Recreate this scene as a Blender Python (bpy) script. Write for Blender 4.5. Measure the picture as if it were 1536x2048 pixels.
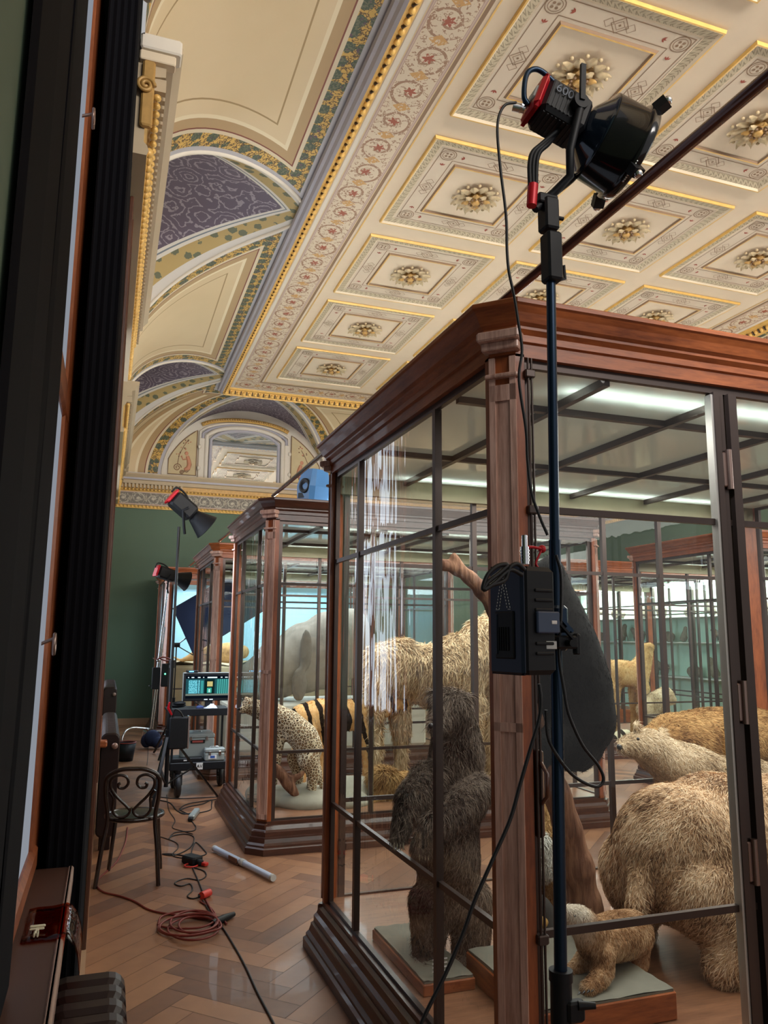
import bpy, math, random
import numpy as np
from mathutils import Vector, Matrix
random.seed(4); rng = np.random.default_rng(4)
PI = math.pi; R = math.radians
for o in list(bpy.data.objects): bpy.data.objects.remove(o)
S = bpy.context.scene
C = S.collection
# ------------------------------------------------------------------ camera
CH = 1.75
AX = Vector((0.94281949, -0.33321879, 0.00752639)); AY = Vector((-0.06040398, -0.14861448, 0.98704868)); AZ = Vector((0.32778464, 0.93106336, 0.16024436))
cam = bpy.data.objects.new('camera', bpy.data.cameras.new('camera')); C.objects.link(cam)
M = Matrix((AX, AY, -AZ)).transposed().to_4x4(); M.translation = (0, 0, CH)
cam.matrix_world = M
cam.data.sensor_fit = 'VERTICAL'; cam.data.sensor_height = 36; cam.data.lens = 1551.09 / 2048 * 36
cam.data.clip_start = 0.02; cam.data.clip_end = 100
S.camera = cam
F = 1551.09
def ray(u, v): return AX * ((u - 768) / F) + AY * ((1024 - v) / F) + AZ
def at(u, v, y):            # point of the photograph lying in the plane y = const of the room
    d = ray(u, v); t = y / d.y; return Vector((d.x * t, y, CH + d.z * t))
def onz(u, v, z):           # point of the photograph lying on a horizontal plane
    d = ray(u, v); t = (z - CH) / d.z; return Vector((d.x * t, d.y * t, z))
def onx(u, v, x):
    d = ray(u, v); t = x / d.x; return Vector((x, d.y * t, CH + d.z * t))
# ------------------------------------------------------------------ view, world, lights
vs = S.view_settings; vs.view_transform = 'Standard'; vs.look = 'None'; vs.gamma = 1; vs.use_curve_mapping = False
vs.exposure = 0.0
try: S.cycles.transparent_max_bounces = 32
except Exception: pass
W = bpy.data.worlds.new('world'); S.world = W; W.use_nodes = True
bg = W.node_tree.nodes['Background']; bg.inputs[0].default_value = (0.95, 0.93, 0.92, 1); bg.inputs[1].default_value = 0.48
def area(name, loc, to, sx, sy, power, col, spread=180):
    l = bpy.data.lights.new(name, 'AREA'); l.shape = 'RECTANGLE'; l.size = sx; l.size_y = sy; l.energy = power; l.color = col; l.spread = R(spread)
    o = bpy.data.objects.new(name, l); C.objects.link(o); o.location = loc
    o.rotation_euler = (Vector(to) - Vector(loc)).to_track_quat('-Z', 'Y').to_euler(); return o
area('ceiling_fill_light', (5.5, -2.7, 5.45), (5.5, 2.2, 6.5), 8, 1.3, 460, (1.0, 0.95, 0.89), 105)  # added fill light, tilted up to brighten the ceiling
area('right_fill_light', (10.7, 2.1, 3.4), (6, 6.0, 4.6), 1.8, 2.2, 110, (1.0, 0.95, 0.88))  # added fill from the right side, no such source known
def spot(name, loc, to, power, col, ang, blend=0.5, size=0.08):
    l = bpy.data.lights.new(name, 'SPOT'); l.energy = power; l.color = col; l.spot_size = R(ang); l.spot_blend = blend; l.shadow_soft_size = size
    o = bpy.data.objects.new(name, l); C.objects.link(o); o.location = loc
    o.rotation_euler = (Vector(to) - Vector(loc)).to_track_quat('-Z', 'Y').to_euler(); return o

# ------------------------------------------------------------------ mesh helpers
class MB:
    def __init__(s): s.v = []; s.f = []; s.m = []; s.uv = []; s.sm = []
    def add(s, vs, fs, m=0, uvs=None, smooth=False):
        n = len(s.v); s.v += [tuple(p) for p in vs]
        for i, f in enumerate(fs):
            s.f.append(tuple(n + k for k in f)); s.m.append(m); s.sm.append(smooth)
            s.uv.append(uvs[i] if uvs else None)
        return s
    def box(s, a, b, m=0, mat=None):
        x0, y0, z0 = a; x1, y1, z1 = b
        vs = [(x0,y0,z0),(x1,y0,z0),(x1,y1,z0),(x0,y1,z0),(x0,y0,z1),(x1,y0,z1),(x1,y1,z1),(x0,y1,z1)]
        if mat: vs = [mat @ Vector(p) for p in vs]
        return s.add(vs, [(0,3,2,1),(4,5,6,7),(0,1,5,4),(1,2,6,5),(2,3,7,6),(3,0,4,7)], m)
    def bbox(s, a, b, r=0.006, m=0, mat=None):      # box with chamfered edges
        x0, y0, z0 = a; x1, y1, z1 = b
        r = min(r, (x1-x0)*.45, (y1-y0)*.45, (z1-z0)*.45)
        def ring(i, z): return [(x0+i+r,y0+i,z),(x1-i-r,y0+i,z),(x1-i,y0+i+r,z),(x1-i,y1-i-r,z),(x1-i-r,y1-i,z),(x0+i+r,y1-i,z),(x0+i,y1-i-r,z),(x0+i,y0+i+r,z)]
        rs = [ring(r*.7, z0), ring(0, z0+r), ring(0, z1-r), ring(r*.7, z1)]
        vs = [p for q in rs for p in q]
        if mat: vs = [mat @ Vector(p) for p in vs]
        fs = [tuple(range(7,-1,-1)), tuple(range(24,32))]
        for k in range(3):
            for i in range(8): fs.append((k*8+i, k*8+(i+1)%8, (k+1)*8+(i+1)%8, (k+1)*8+i))
        return s.add(vs, fs, m)
    def bar(s, p, q, w, h=None, m=0, up=(0,0,1)):
        p = Vector(p); q = Vector(q); d = q - p; L = d.length; d.normalize()
        u = Vector(up)
        if abs(d.dot(u)) > .98: u = Vector((0,1,0))
        sx = d.cross(u).normalized(); sy = sx.cross(d)
        mt = Matrix((sx, sy, d)).transposed().to_4x4(); mt.translation = p
        h = h or w
        return s.box((-w/2,-h/2,0),(w/2,h/2,L), m, mt)
    def tube(s, pts, r, n=8, m=0, cap=True, closed=False):
        pts = [Vector(p) for p in pts]; k = len(pts)
        rr = r if isinstance(r, (list, tuple)) else [r]*k
        vs = []; prev = None
        for i, p in enumerate(pts):
            if closed: t = pts[(i+1)%k] - pts[i-1]
            else: t = pts[min(i+1,k-1)] - pts[max(i-1,0)]
            if t.length < 1e-9: t = Vector((0,0,1))
            t.normalize()
            if prev is None: u = t.orthogonal().normalized()
            else:
                u = prev - t*prev.dot(t)
                u = u.normalized() if u.length > 1e-6 else t.orthogonal().normalized()
            prev = u; w = t.cross(u)
            for j in range(n):
                a = 2*PI*j/n; vs.append(p + (u*math.cos(a) + w*math.sin(a))*rr[i])
        fs = []
        for i in range(k if closed else k-1):
            i2 = (i+1)%k
            for j in range(n): fs.append((i*n+j, i*n+(j+1)%n, i2*n+(j+1)%n, i2*n+j))
        s.add(vs, fs, m, smooth=True)
        if cap and not closed:
            s.add(vs[:n], [tuple(range(n-1,-1,-1))], m); s.add(vs[-n:], [tuple(range(n))], m)
        return s
    def cyl(s, p, q, r, r2=None, n=20, m=0):
        return s.tube([p, q], [r, r if r2 is None else r2], n, m)
    def lathe(s, prof, mat=None, n=24, m=0, smooth=True):   # prof: (r, z) around local z
        vs = []; 
        for r, z in prof:
            for j in range(n):
                a = 2*PI*j/n; vs.append(Vector((r*math.cos(a), r*math.sin(a), z)))
        if mat: vs = [mat @ p for p in vs]
        fs = []
        for i in range(len(prof)-1):
            for j in range(n): fs.append((i*n+j, i*n+(j+1)%n, (i+1)*n+(j+1)%n, (i+1)*n+j))
        return s.add(vs, fs, m, smooth=smooth)
    def ball(s, c, r, n=10, m=0, mat=None):
        r = r if isinstance(r, (tuple, list)) else (r,r,r)
        mt = Matrix.Translation(c) @ (mat or Matrix()) @ Matrix.Diagonal((*r, 1))
        pr = [(max(1e-4, math.sin(PI*i/n)), -math.cos(PI*i/n)) for i in range(n+1)]
        return s.lathe(pr, mt, n*2 if n < 9 else 16, m)
    def ring(s, c, r, t, w, n=24, m=0):     # flat horizontal annulus lying at c
        vs = []
        for j in range(n):
            a = 2*PI*j/n; vs += [(c[0]+r*math.cos(a), c[1]+r*math.sin(a), c[2]), (c[0]+(r-t)*math.cos(a), c[1]+(r-t)*math.sin(a), c[2])]
        return s.add(vs, [(2*j, 2*((j+1)%n), 2*((j+1)%n)+1, 2*j+1) for j in range(n)], m)
    def grid(s, P, m=0, UV=None, smooth=True):
        nr = len(P); nc = len(P[0]); vs = [p for row in P for p in row]; fs = []; uvs = []
        for i in range(nr-1):
            for j in range(nc-1):
                a, b, c, d = P[i][j], P[i][j+1], P[i+1][j+1], P[i+1][j]
                fs.append((i*nc+j, i*nc+j+1, (i+1)*nc+j+1, (i+1)*nc+j))
                uvs.append([UV[i][j], UV[i][j+1], UV[i+1][j+1], UV[i+1][j]] if UV else None)
        return s.add(vs, fs, m, uvs if UV else None, smooth)
    def build(s, name, mats, parent=None, label=None, **props):
        me = bpy.data.meshes.new(name); me.from_pydata(s.v, [], s.f)
        mats = mats if isinstance(mats, (list, tuple)) else [mats]
        for mt in mats: me.materials.append(mt)
        me.polygons.foreach_set('material_index', s.m); me.polygons.foreach_set('use_smooth', s.sm)
        if any(u is not None for u in s.uv):
            ul = me.uv_layers.new(name='UVMap'); flat = []
            for f, u in zip(s.f, s.uv):
                if u is None: flat += [0.0, 0.0]*len(f)
                else:
                    for q in u: flat += [q[0], q[1]]
            ul.data.foreach_set('uv', flat)
        me.validate(); me.update()
        o = bpy.data.objects.new(name, me); C.objects.link(o)
        if parent: o.parent = parent
        if label: o['label'] = label
        for k, v in props.items(): o[k] = v
        return o
def tag(o, label, cat, group=None):
    o['label'] = label; o['category'] = cat
    if group: o['group'] = group
    return o
def thing(name, label, cat, loc=(0,0,0), group=None):
    o = bpy.data.objects.new(name, None); C.objects.link(o); o.location = loc; o.empty_display_size = .1
    return tag(o, label, cat, group)
def struct(o): o['kind'] = 'structure'; return o
def rel(o):           # children built in room coordinates: move them under their Empty
    for ch in o.children:
        ch.matrix_parent_inverse = Matrix.Translation(o.location).inverted()
    return o
def copy_tree(o, parent=None):
    c = o.copy(); C.objects.link(c)
    if parent: c.parent = parent
    for ch in o.children: copy_tree(ch, c)
    return c
def crv(pts, n=8):    # Catmull-Rom through points
    P = [Vector(p) for p in pts]; P = [P[0]*2-P[1]] + P + [P[-1]*2-P[-2]]; out = []
    for i in range(1, len(P)-2):
        for k in range(n):
            t = k/n; a, b, c, d = P[i-1], P[i], P[i+1], P[i+2]
            out.append(0.5*((2*b) + (c-a)*t + (2*a-5*b+4*c-d)*t*t + (3*b-a-3*c+d)*t**3))
    out.append(P[-2]); return out

# ------------------------------------------------------------------ materials
class N:              # a node socket with arithmetic
    def __init__(s, t, sock): s.t = t; s.k = sock
    def _m(s, op, *o):
        n = s.t.nodes.new('ShaderNodeMath'); n.operation = op
        for i, q in enumerate((s,)+o):
            if isinstance(q, N): s.t.links.new(q.k, n.inputs[i])
            else: n.inputs[i].default_value = q
        return N(s.t, n.outputs[0])
    def __add__(s, o): return s._m('ADD', o)
    def __sub__(s, o): return s._m('SUBTRACT', o)
    def __mul__(s, o): return s._m('MULTIPLY', o)
    def __truediv__(s, o): return s._m('DIVIDE', o)
    def lt(s, o): return s._m('LESS_THAN', o)
    def gt(s, o): return s._m('GREATER_THAN', o)
    def abs(s): return s._m('ABSOLUTE')
    def fr(s): return s._m('FRACT')
    def fl(s): return s._m('FLOOR')
    def sin(s): return s._m('SINE')
    def sqrt(s): return s._m('SQRT')
    def at2(s, o): return s._m('ARCTAN2', o)
    def pw(s, o): return s._m('POWER', o)
    def mn(s, o): return s._m('MINIMUM', o)
    def mx(s, o): return s._m('MAXIMUM', o)
    def btw(s, a, b): return s.gt(a) * s.lt(b)
class Mat:
    def __init__(s, name, rough=.5, metal=0., spec=.5, coat=0.):
        s.m = bpy.data.materials.new(name); s.m.use_nodes = True; s.t = s.m.node_tree; s.b = s.t.nodes['Principled BSDF']
        s.b.inputs['Roughness'].default_value = rough; s.b.inputs['Metallic'].default_value = metal
        s.b.inputs['Specular IOR Level'].default_value = spec; s.b.inputs['Coat Weight'].default_value = coat
    def n(s, ty, **kw):
        n = s.t.nodes.new(ty)
        for k, v in kw.items(): setattr(n, k, v)
        return n
    def co(s, kind='Object'):
        n = s.n('ShaderNodeTexCoord'); return n.outputs[kind]
    def uv(s):
        n = s.n('ShaderNodeSeparateXYZ'); s.t.links.new(s.co('UV'), n.inputs[0]); return N(s.t, n.outputs[0]), N(s.t, n.outputs[1])
    def xyz(s):
        n = s.n('ShaderNodeSeparateXYZ'); s.t.links.new(s.co('Object'), n.inputs[0]); return [N(s.t, n.outputs[i]) for i in range(3)]
    def noise(s, scale, detail=3, stretch=None, kind='Object', rough=.5):
        n = s.n('ShaderNodeTexNoise'); n.inputs['Scale'].default_value = scale; n.inputs['Detail'].default_value = detail; n.inputs['Roughness'].default_value = rough
        src = s.co(kind)
        if stretch:
            mp = s.n('ShaderNodeMapping'); mp.inputs['Scale'].default_value = stretch; s.t.links.new(src, mp.inputs[0]); src = mp.outputs[0]
        s.t.links.new(src, n.inputs['Vector']); return N(s.t, n.outputs['Fac'])
    def voro(s, scale, feature='F1', rand=1., stretch=None, kind='Object'):
        n = s.n('ShaderNodeTexVoronoi'); n.feature = feature; n.inputs['Scale'].default_value = scale; n.inputs['Randomness'].default_value = rand
        src = s.co(kind)
        if stretch:
            mp = s.n('ShaderNodeMapping'); mp.inputs['Scale'].default_value = stretch; s.t.links.new(src, mp.inputs[0]); src = mp.outputs[0]
        s.t.links.new(src, n.inputs['Vector']); return N(s.t, n.outputs['Distance'])
    def mix(s, f, a, b):
        n = s.n('ShaderNodeMix'); n.data_type = 'RGBA'; n.clamp_factor = True
        for q, i in ((f, 0), (a, 6), (b, 7)):
            if isinstance(q, N): s.t.links.new(q.k, n.inputs[i])
            elif i == 0: n.inputs[0].default_value = q
            else: n.inputs[i].default_value = (*q, 1)
        return N(s.t, n.outputs[2])
    def ramp(s, f, stops):
        n = s.n('ShaderNodeValToRGB'); r = n.color_ramp
        while len(r.elements) < len(stops): r.elements.new(.5)
        for e, (p, c) in zip(r.elements, stops): e.position = p; e.color = (*c, 1)
        s.t.links.new(f.k, n.inputs[0]); return N(s.t, n.outputs[0])
    def col(s, c):
        if isinstance(c, N): s.t.links.new(c.k, s.b.inputs['Base Color'])
        else: s.b.inputs['Base Color'].default_value = (*c, 1)
        return s
    def bump(s, h, strength=.3, dist=.01):
        n = s.n('ShaderNodeBump'); n.inputs['Strength'].default_value = strength; n.inputs['Distance'].default_value = dist
        s.t.links.new(h.k, n.inputs['Height']); s.t.links.new(n.outputs[0], s.b.inputs['Normal']); return s
def lin(r, g, b):
    f = lambda c: (c/255/12.92) if c <= 10 else ((c/255+.055)/1.055)**2.4
    return (f(r), f(g), f(b))
def simple(name, c, rough=.5, metal=0., var=.12, scale=6, spec=.5, coat=0.):
    m = Mat(name, rough, metal, spec, coat); f = m.noise(scale, 4)
    m.col(m.mix(f, tuple(x*(1-var) for x in c), tuple(min(1, x*(1+var)) for x in c))); return m.m
def wood(name, a, b, stretch, rough=.38, sc=6, coat=.2):
    m = Mat(name, rough, coat=coat); f = m.noise(sc, 5, stretch, rough=.65); g = m.noise(sc*5, 4, stretch)
    h = f*.7 + g*.3
    m.col(m.ramp(h, [(.32, a), (.62, b)])); m.bump(g, .12, .004); return m.m
def emis(name, c, st):
    m = bpy.data.materials.new(name); m.use_nodes = True; t = m.node_tree; t.nodes.clear()
    e = t.nodes.new('ShaderNodeEmission'); e.inputs[0].default_value = (*c, 1); e.inputs[1].default_value = st
    o = t.nodes.new('ShaderNodeOutputMaterial'); t.links.new(e.outputs[0], o.inputs[0]); return m
def glass(name, tint=(1,1,1), wav=.5, refl=1.0, base=.03, haze=0.):
    m = bpy.data.materials.new(name); m.use_nodes = True; t = m.node_tree; t.nodes.clear()
    tr = t.nodes.new('ShaderNodeBsdfTransparent'); tr.inputs[0].default_value = (*tint, 1)
    gl = t.nodes.new('ShaderNodeBsdfGlossy'); gl.inputs['Roughness'].default_value = 0.0; gl.inputs[0].default_value = (refl, refl, refl, 1)
    lw = t.nodes.new('ShaderNodeLayerWeight'); lw.inputs[0].default_value = .5
    f = N(t, lw.outputs['Facing']).pw(5.0) * (1-base) + base
    if wav:
        tc = t.nodes.new('ShaderNodeTexCoord'); mp = t.nodes.new('ShaderNodeMapping'); mp.inputs['Scale'].default_value = (2.0, 2.0, .30)
        no = t.nodes.new('ShaderNodeTexNoise'); no.inputs['Scale'].default_value = 7; no.inputs['Detail'].default_value = 1.0
        bu = t.nodes.new('ShaderNodeBump'); bu.inputs['Strength'].default_value = wav; bu.inputs['Distance'].default_value = .004
        t.links.new(tc.outputs['Object'], mp.inputs[0]); t.links.new(mp.outputs[0], no.inputs['Vector']); t.links.new(no.outputs[0], bu.inputs['Height']); t.links.new(bu.outputs[0], gl.inputs['Normal'])
    mx = t.nodes.new('ShaderNodeMixShader'); o = t.nodes.new('ShaderNodeOutputMaterial')
    t.links.new(f.k, mx.inputs[0]); t.links.new(tr.outputs[0], mx.inputs[1]); t.links.new(gl.outputs[0], mx.inputs[2])
    last = mx
    if haze:
        df = t.nodes.new('ShaderNodeBsdfDiffuse'); df.inputs[0].default_value = (.75, .8, .78, 1)
        m2 = t.nodes.new('ShaderNodeMixShader'); m2.inputs[0].default_value = haze
        t.links.new(mx.outputs[0], m2.inputs[1]); t.links.new(df.outputs[0], m2.inputs[2]); last = m2
    t.links.new(last.outputs[0], o.inputs[0]); return m

CREAM = lin(214, 197, 170); BEIGE = lin(214, 196, 170)
def m_parquet():
    m = Mat('parquet', .45, coat=.06); u, v = m.uv()
    g = m.noise(9, 5, (1, 1, 1)); gr = m.noise(3, 4)
    c = m.ramp(u*.5 + g*.3 + gr*.2, [(.15, lin(98, 66, 50)), (.5, lin(134, 92, 66)), (.85, lin(164, 118, 84))])
    m.col(c); m.bump(g, .08, .003)
    r = gr*.25 + .34; m.t.links.new(r.k, m.b.inputs['Roughness']); return m.m
def m_leaf(name='painted_leaf_band', ux=1.0):    # gold ground, dark green and plum leaf clumps
    m = Mat(name, .55); x = m.voro(7.5, rand=.35); nz = m.noise(60, 3); sc = m.noise(26, 3)
    leaf = (x + nz*.35).lt(.55)
    green = m.mix(nz.gt(.52), lin(70, 82, 62), lin(108, 110, 82))
    gold = m.mix(sc.btw(.47, .53), lin(205, 166, 84), lin(88, 66, 40))
    m.col(m.mix(leaf, gold, green)); m.bump(x, .3, .02); return m.m
def spiral(m, u, v, k=2.0, w=.15):    # u, v in cells, scroll lines with a centre
    fu = u.fr() - .5; odd = (u.fl()*.5).fr().gt(.1)*2.0 - 1.0; fv = (v - .5)*odd
    r = (fu*fu + fv*fv).sqrt()*2.0; th = fv.at2(fu)/(2*PI)
    line = ((r*k + th).fr() - .5).abs().lt(w) * r.lt(.92)
    return r, th, line
def m_frieze(name, ground, line1, accent, accent2):
    m = Mat(name, .6); u, v = m.uv(); r, th, ln = spiral(m, u, v, 1.7, .11); nz = m.noise(22, 3); nz2 = m.noise(45, 2)
    edge = (v - .5).abs()
    c = m.mix(ln*nz2.gt(.4), ground, line1)
    c = m.mix(nz.btw(.56, .62)*edge.lt(.42), c, line1)
    petal = (r + ((th*6.0).fr() - .5).abs()*.35).lt(.30)
    c = m.mix(petal*nz2.gt(.36), c, accent)
    gap = (((u+.5).fr()-.5).abs()*2.2 + ((v-.5).abs())*1.6).lt(.34)
    c = m.mix(gap*nz2.gt(.42), c, accent2)
    c = m.mix(edge.gt(.41), c, lin(172, 146, 136)); c = m.mix(edge.btw(.43, .445), c, lin(196, 176, 156)); c = m.mix(edge.gt(.48), c, lin(206, 184, 140))
    m.col(c); return m.m
def m_cove():          # uv = (distance to groin, distance to ceiling edge) in metres
    m = Mat('painted_cove', .6); a, b = m.uv(); d = a.mn(b)
    x = m.voro(6.5, rand=.3); nz = m.noise(55, 3); sc = m.noise(24, 3); big = m.noise(1.2, 4)
    cream = m.mix(big, lin(204, 182, 142), lin(220, 200, 164))
    green = m.mix(nz.gt(.52), lin(64, 78, 62), lin(104, 106, 84)); green = m.mix(sc.gt(.62), green, lin(92, 70, 84))
    gold = m.mix(sc.btw(.46, .54), lin(206, 168, 88), lin(90, 68, 42))
    leaf = m.mix((x + nz*.35).lt(.60), gold, green)
    d = a.mn(b - .13)
    c = m.mix(d.btw(.55, .567) , cream, lin(158, 132, 92))
    c = m.mix(d.btw(.37, .41), c, lin(226, 212, 180))
    c = m.mix(d.lt(.37), c, lin(176, 148, 108)); c = m.mix(d.btw(.255, .27), c, lin(120, 62, 48)); c = m.mix(d.lt(.255), c, lin(212, 198, 170))
    c = m.mix(d.lt(.215), c, leaf); c = m.mix(d.lt(.065), c, lin(176, 174, 180))
    m.col(c); return m.m
def m_lunette():       # uv = (distance to groin, along)
    m = Mat('painted_lunette', .6); a, u = m.uv()
    nz = m.noise(12, 2); fine = m.noise(40, 2); x = m.voro(6.5, rand=.3); sc = m.noise(24, 3)
    v5 = m.voro(3.2, rand=.8)
    ln = ((v5*5.5 + nz*1.5).fr() - .5).abs().lt(.13) * fine.gt(.38)
    pur = m.mix(ln, lin(92, 82, 98), lin(146, 138, 148))
    leaf = m.mix((x + fine*.3).lt(.5), lin(170, 148, 98), lin(96, 100, 80))
    c = m.mix(a.lt(.33), pur, lin(206, 202, 194)); c = m.mix(a.btw(.285, .30), c, lin(110, 120, 130)); c = m.mix(a.lt(.25), c, leaf); c = m.mix(a.lt(.09), c, lin(200, 196, 190))
    m.col(c); return m.m
def m_bark():
    m = Mat('brown_bark', .8, spec=.2); f = m.noise(7, 6, (1,1,.25)); g = m.noise(24, 4, (1.6,1.6,.2))
    m.col(m.ramp(f*.55+g*.45, [(.34, lin(58,38,30)), (.48, lin(112,78,62)), (.64, lin(164,122,96))])); m.bump(g, .7, .02); return m.m
MT = dict(
    parquet=m_parquet(), gap=simple('floor_gap', (.02,.012,.008)),
    leaf=m_leaf(), cove=m_cove(), lunette=m_lunette(),
    frieze=m_frieze('painted_ceiling_frieze', lin(206, 190, 166), lin(150, 116, 92), lin(150, 78, 54), lin(190, 146, 88)),
    greyfrieze=m_frieze('painted_grey_frieze', lin(112, 106, 98), lin(176, 170, 152), lin(182, 174, 156), lin(158, 150, 132)),
    cream=simple('cream_plaster', CREAM, .7, var=.05, scale=1.3), beige=simple('beige_plaster', BEIGE, .7, var=.04),
    band=simple('pinkish_band_paint', lin(206, 190, 168), .7, var=.04), brownline=simple('brown_line_paint', lin(132, 104, 78), .6),
    lilac=simple('lilac_grey_moulding', lin(168, 166, 176), .5, var=.05), white=simple('off_white_stucco', lin(214, 206, 192), .6, var=.04),
    redpaint=simple('red_painted_motif', lin(150, 62, 44), .6),
    gold=simple('gilded_plaster', lin(218, 176, 98), .4, .15, .25, 14), dgold=simple('aged_gilding', lin(178, 140, 80), .45, .2, .35, 20),
    rosette=simple('rosette_stucco', lin(184, 164, 128), .5, .05, .45, 22),
    green=simple('green_wall_paint', lin(84, 104, 86), .75, var=.06, scale=.8), skirting=simple('pale_skirting', lin(176, 140, 110), .5),
    oak=wood('pale_worn_oak', lin(150, 112, 98), lin(214, 176, 160), (7, 7, .5), sc=5),
    mahog=wood('orange_brown_wood', lin(104, 50, 26), lin(156, 84, 44), (5, 5, .8), .4, 4, .08),
    mahogh=wood('orange_brown_wood_lengthwise', lin(112, 54, 26), lin(172, 94, 48), (.8, .8, 6), .42, 4, .06),
    dwood=wood('dark_brown_wood', lin(46, 24, 17), lin(80, 44, 31), (.8, .8, 6), .36, 4, .15),
    dwoodv=wood('dark_brown_wood_upright', lin(58, 32, 24), lin(96, 56, 40), (5, 5, .7), .3, 4, .4),
    steel=simple('dark_bronze_frame', lin(74, 62, 58), .35, .5, .1), steel2=simple('olive_bronze_frame', lin(120, 112, 88), .45, .3, .15),
    hinge=simple('bronze_hinge', lin(142, 120, 112), .3, .8), chrome=simple('chrome', (.75,.78,.82), .15, 1., .03),
    glass=glass('case_glass', (.96,.985,.975), .42), glassw=glass('mirror_glass', (.9,1,.9), .10, 1.0, .86),
    black=simple('black_plastic', (.008,.009,.012), .5, var=.2, spec=.3), blackc=simple('black_molton_cloth', (.006,.006,.008), .95, spec=.1),
    navy=simple('blue_black_anodised_tube', (.012,.03,.06), .3, .6, .1), blackmetal=simple('black_enamelled_metal', (.012,.012,.014), .3, .3),
    red=simple('red_anodised_metal', lin(196, 22, 38), .35, .2, .1), redcable=simple('red_rubber_cable', lin(120, 44, 36), .5), redplastic=simple('red_plastic', lin(200, 48, 38), .45),
    rubber=simple('black_rubber', (.012,.012,.014), .55), grey=simple('grey_case_metal', lin(150, 158, 158), .4, .1, .05), pale=simple('pale_grey_plastic', lin(190, 192, 192), .45, var=.04),
    cable=simple('black_rubber_cable', (.01,.01,.012), .45), ivory=simple('ivory_plastic', lin(214, 206, 176), .45, var=.05),
    radiator=simple('dark_brown_radiator_enamel', lin(36, 19, 17), .40, 0, .1, spec=.35), stone=simple('grey_plinth_stone', lin(120, 118, 106), .8, var=.25, scale=9),
    bent=simple('dark_bentwood', lin(34, 22, 18), .22, 0, .2, coat=.5), bluepl=simple('blue_plastic', lin(70, 130, 190), .4), 
    tubeb=simple('white_tube_diffuser', lin(196, 210, 236), .3, var=.02), bronze=simple('bronze_plate', lin(120, 84, 66), .35, .4),
    backdrop=simple('blue_painted_backdrop', lin(150, 196, 214), .8, var=.06, scale=.7), mint=simple('pale_mint_back_panel', lin(196, 228, 214), .7, var=.04),
    bark=m_bark(), rock=simple('pale_rock', lin(150, 146, 132), .85, var=.35, scale=7), darkrock=simple('dark_rock', lin(48, 46, 42), .9, var=.4, scale=9),
    ochre=simple('ochre_stone', lin(180, 140, 76), .8), nose=simple('black_nose', (.01,.01,.012), .3), eye=simple('glass_eye', (.01,.008,.006), .05),
    sand=simple('sandy_ground', lin(160, 140, 106), .9, var=.2, scale=4), window_glow=emis('bright_window_blind', (.78, .87, 1.0), 3.2), near_pane=emis('daylit_window_pane', (.74, .80, .92), .34),
    tube=emis('fluorescent_tube', (1.0, 1.0, .95), 90.), labelw=simple('white_label', (.8,.8,.8), .6),
)
MT['gel'] = glass('amber_gel_sheet', (.80, .32, .20), 1.0, .6, .04)
def m_screen():
    m = bpy.data.materials.new('monitor_picture'); m.use_nodes = True; t = m.node_tree; t.nodes.clear()
    mm = Mat.__new__(Mat); mm.m = m; mm.t = t
    u, v = mm.uv(); nz = mm.noise(90, 3)
    # corridor seen on the monitor: bright cases left and right, dark centre wall, pale picture in the middle
    c = mm.mix(nz, lin(20, 60, 70), lin(40, 90, 96))
    left = u.btw(.06, .30)*v.btw(.22, .80); c = mm.mix(left, c, lin(110, 196, 210))
    c = mm.mix(u.btw(.25, .265)*v.btw(.2, .8), c, lin(12, 24, 30)); c = mm.mix(left*nz.gt(.55), c, lin(40, 120, 140))
    c = mm.mix(u.btw(.32, .38)*v.btw(.22, .78), c, lin(60, 150, 150))
    c = mm.mix(u.btw(.40, .62)*v.btw(.2, .84), c, lin(12, 34, 34)); c = mm.mix(u.btw(.46, .58)*v.btw(.52, .74), c, lin(196, 184, 120))
    c = mm.mix(u.btw(.46, .56)*v.btw(.24, .46), c, lin(60, 170, 150)); c = mm.mix(u.btw(.495, .525)*v.btw(.26, .40), c, lin(200, 240, 230))
    rt = u.btw(.66, .93)*v.btw(.2, .84); stripes = ((u*22.0).fr()).gt(.6)
    c = mm.mix(rt, c, lin(80, 176, 168)); c = mm.mix(rt*stripes, c, lin(14, 60, 66))
    c = mm.mix(v.lt(.2), c, lin(110, 120, 110)); c = mm.mix((v.lt(.12)), c, lin(10, 16, 24)); c = mm.mix(v.gt(.86), c, lin(8, 14, 24))
    e = t.nodes.new('ShaderNodeEmission'); t.links.new(c.k, e.inputs[0]); e.inputs[1].default_value = 1.1
    o = t.nodes.new('ShaderNodeOutputMaterial'); t.links.new(e.outputs[0], o.inputs[0]); return m
MT['screen'] = m_screen()
def text(s, size, mat, parent, loc, rot, name='lettering', ext=.0008):
    cu = bpy.data.curves.new(name, 'FONT'); cu.body = s; cu.size = size; cu.extrude = ext; cu.align_x = 'CENTER'; cu.align_y = 'CENTER'
    tmp = bpy.data.objects.new('tmp', cu); C.objects.link(tmp); bpy.context.view_layer.update()
    me = bpy.data.meshes.new_from_object(tmp.evaluated_get(bpy.context.evaluated_depsgraph_get())); bpy.data.objects.remove(tmp)
    me.materials.clear(); me.materials.append(mat); me.name = name
    mt = rot if isinstance(rot, Matrix) else Matrix.Rotation(rot[2], 4, 'Z') @ Matrix.Rotation(rot[1], 4, 'Y') @ Matrix.Rotation(rot[0], 4, 'X')
    me.transform(Matrix.Translation(loc) @ mt)
    o = bpy.data.objects.new(name, me); C.objects.link(o)
    if parent: o.parent = parent
    return o
# ================================================================== THE ROOM
XW = 11.0; YE = 16.8; Y0 = -3.0; CZ = 6.5; SP = 5.15; CX0, CX1 = 1.85, 9.15; CYE = 14.65; CY0 = -1.2
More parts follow.
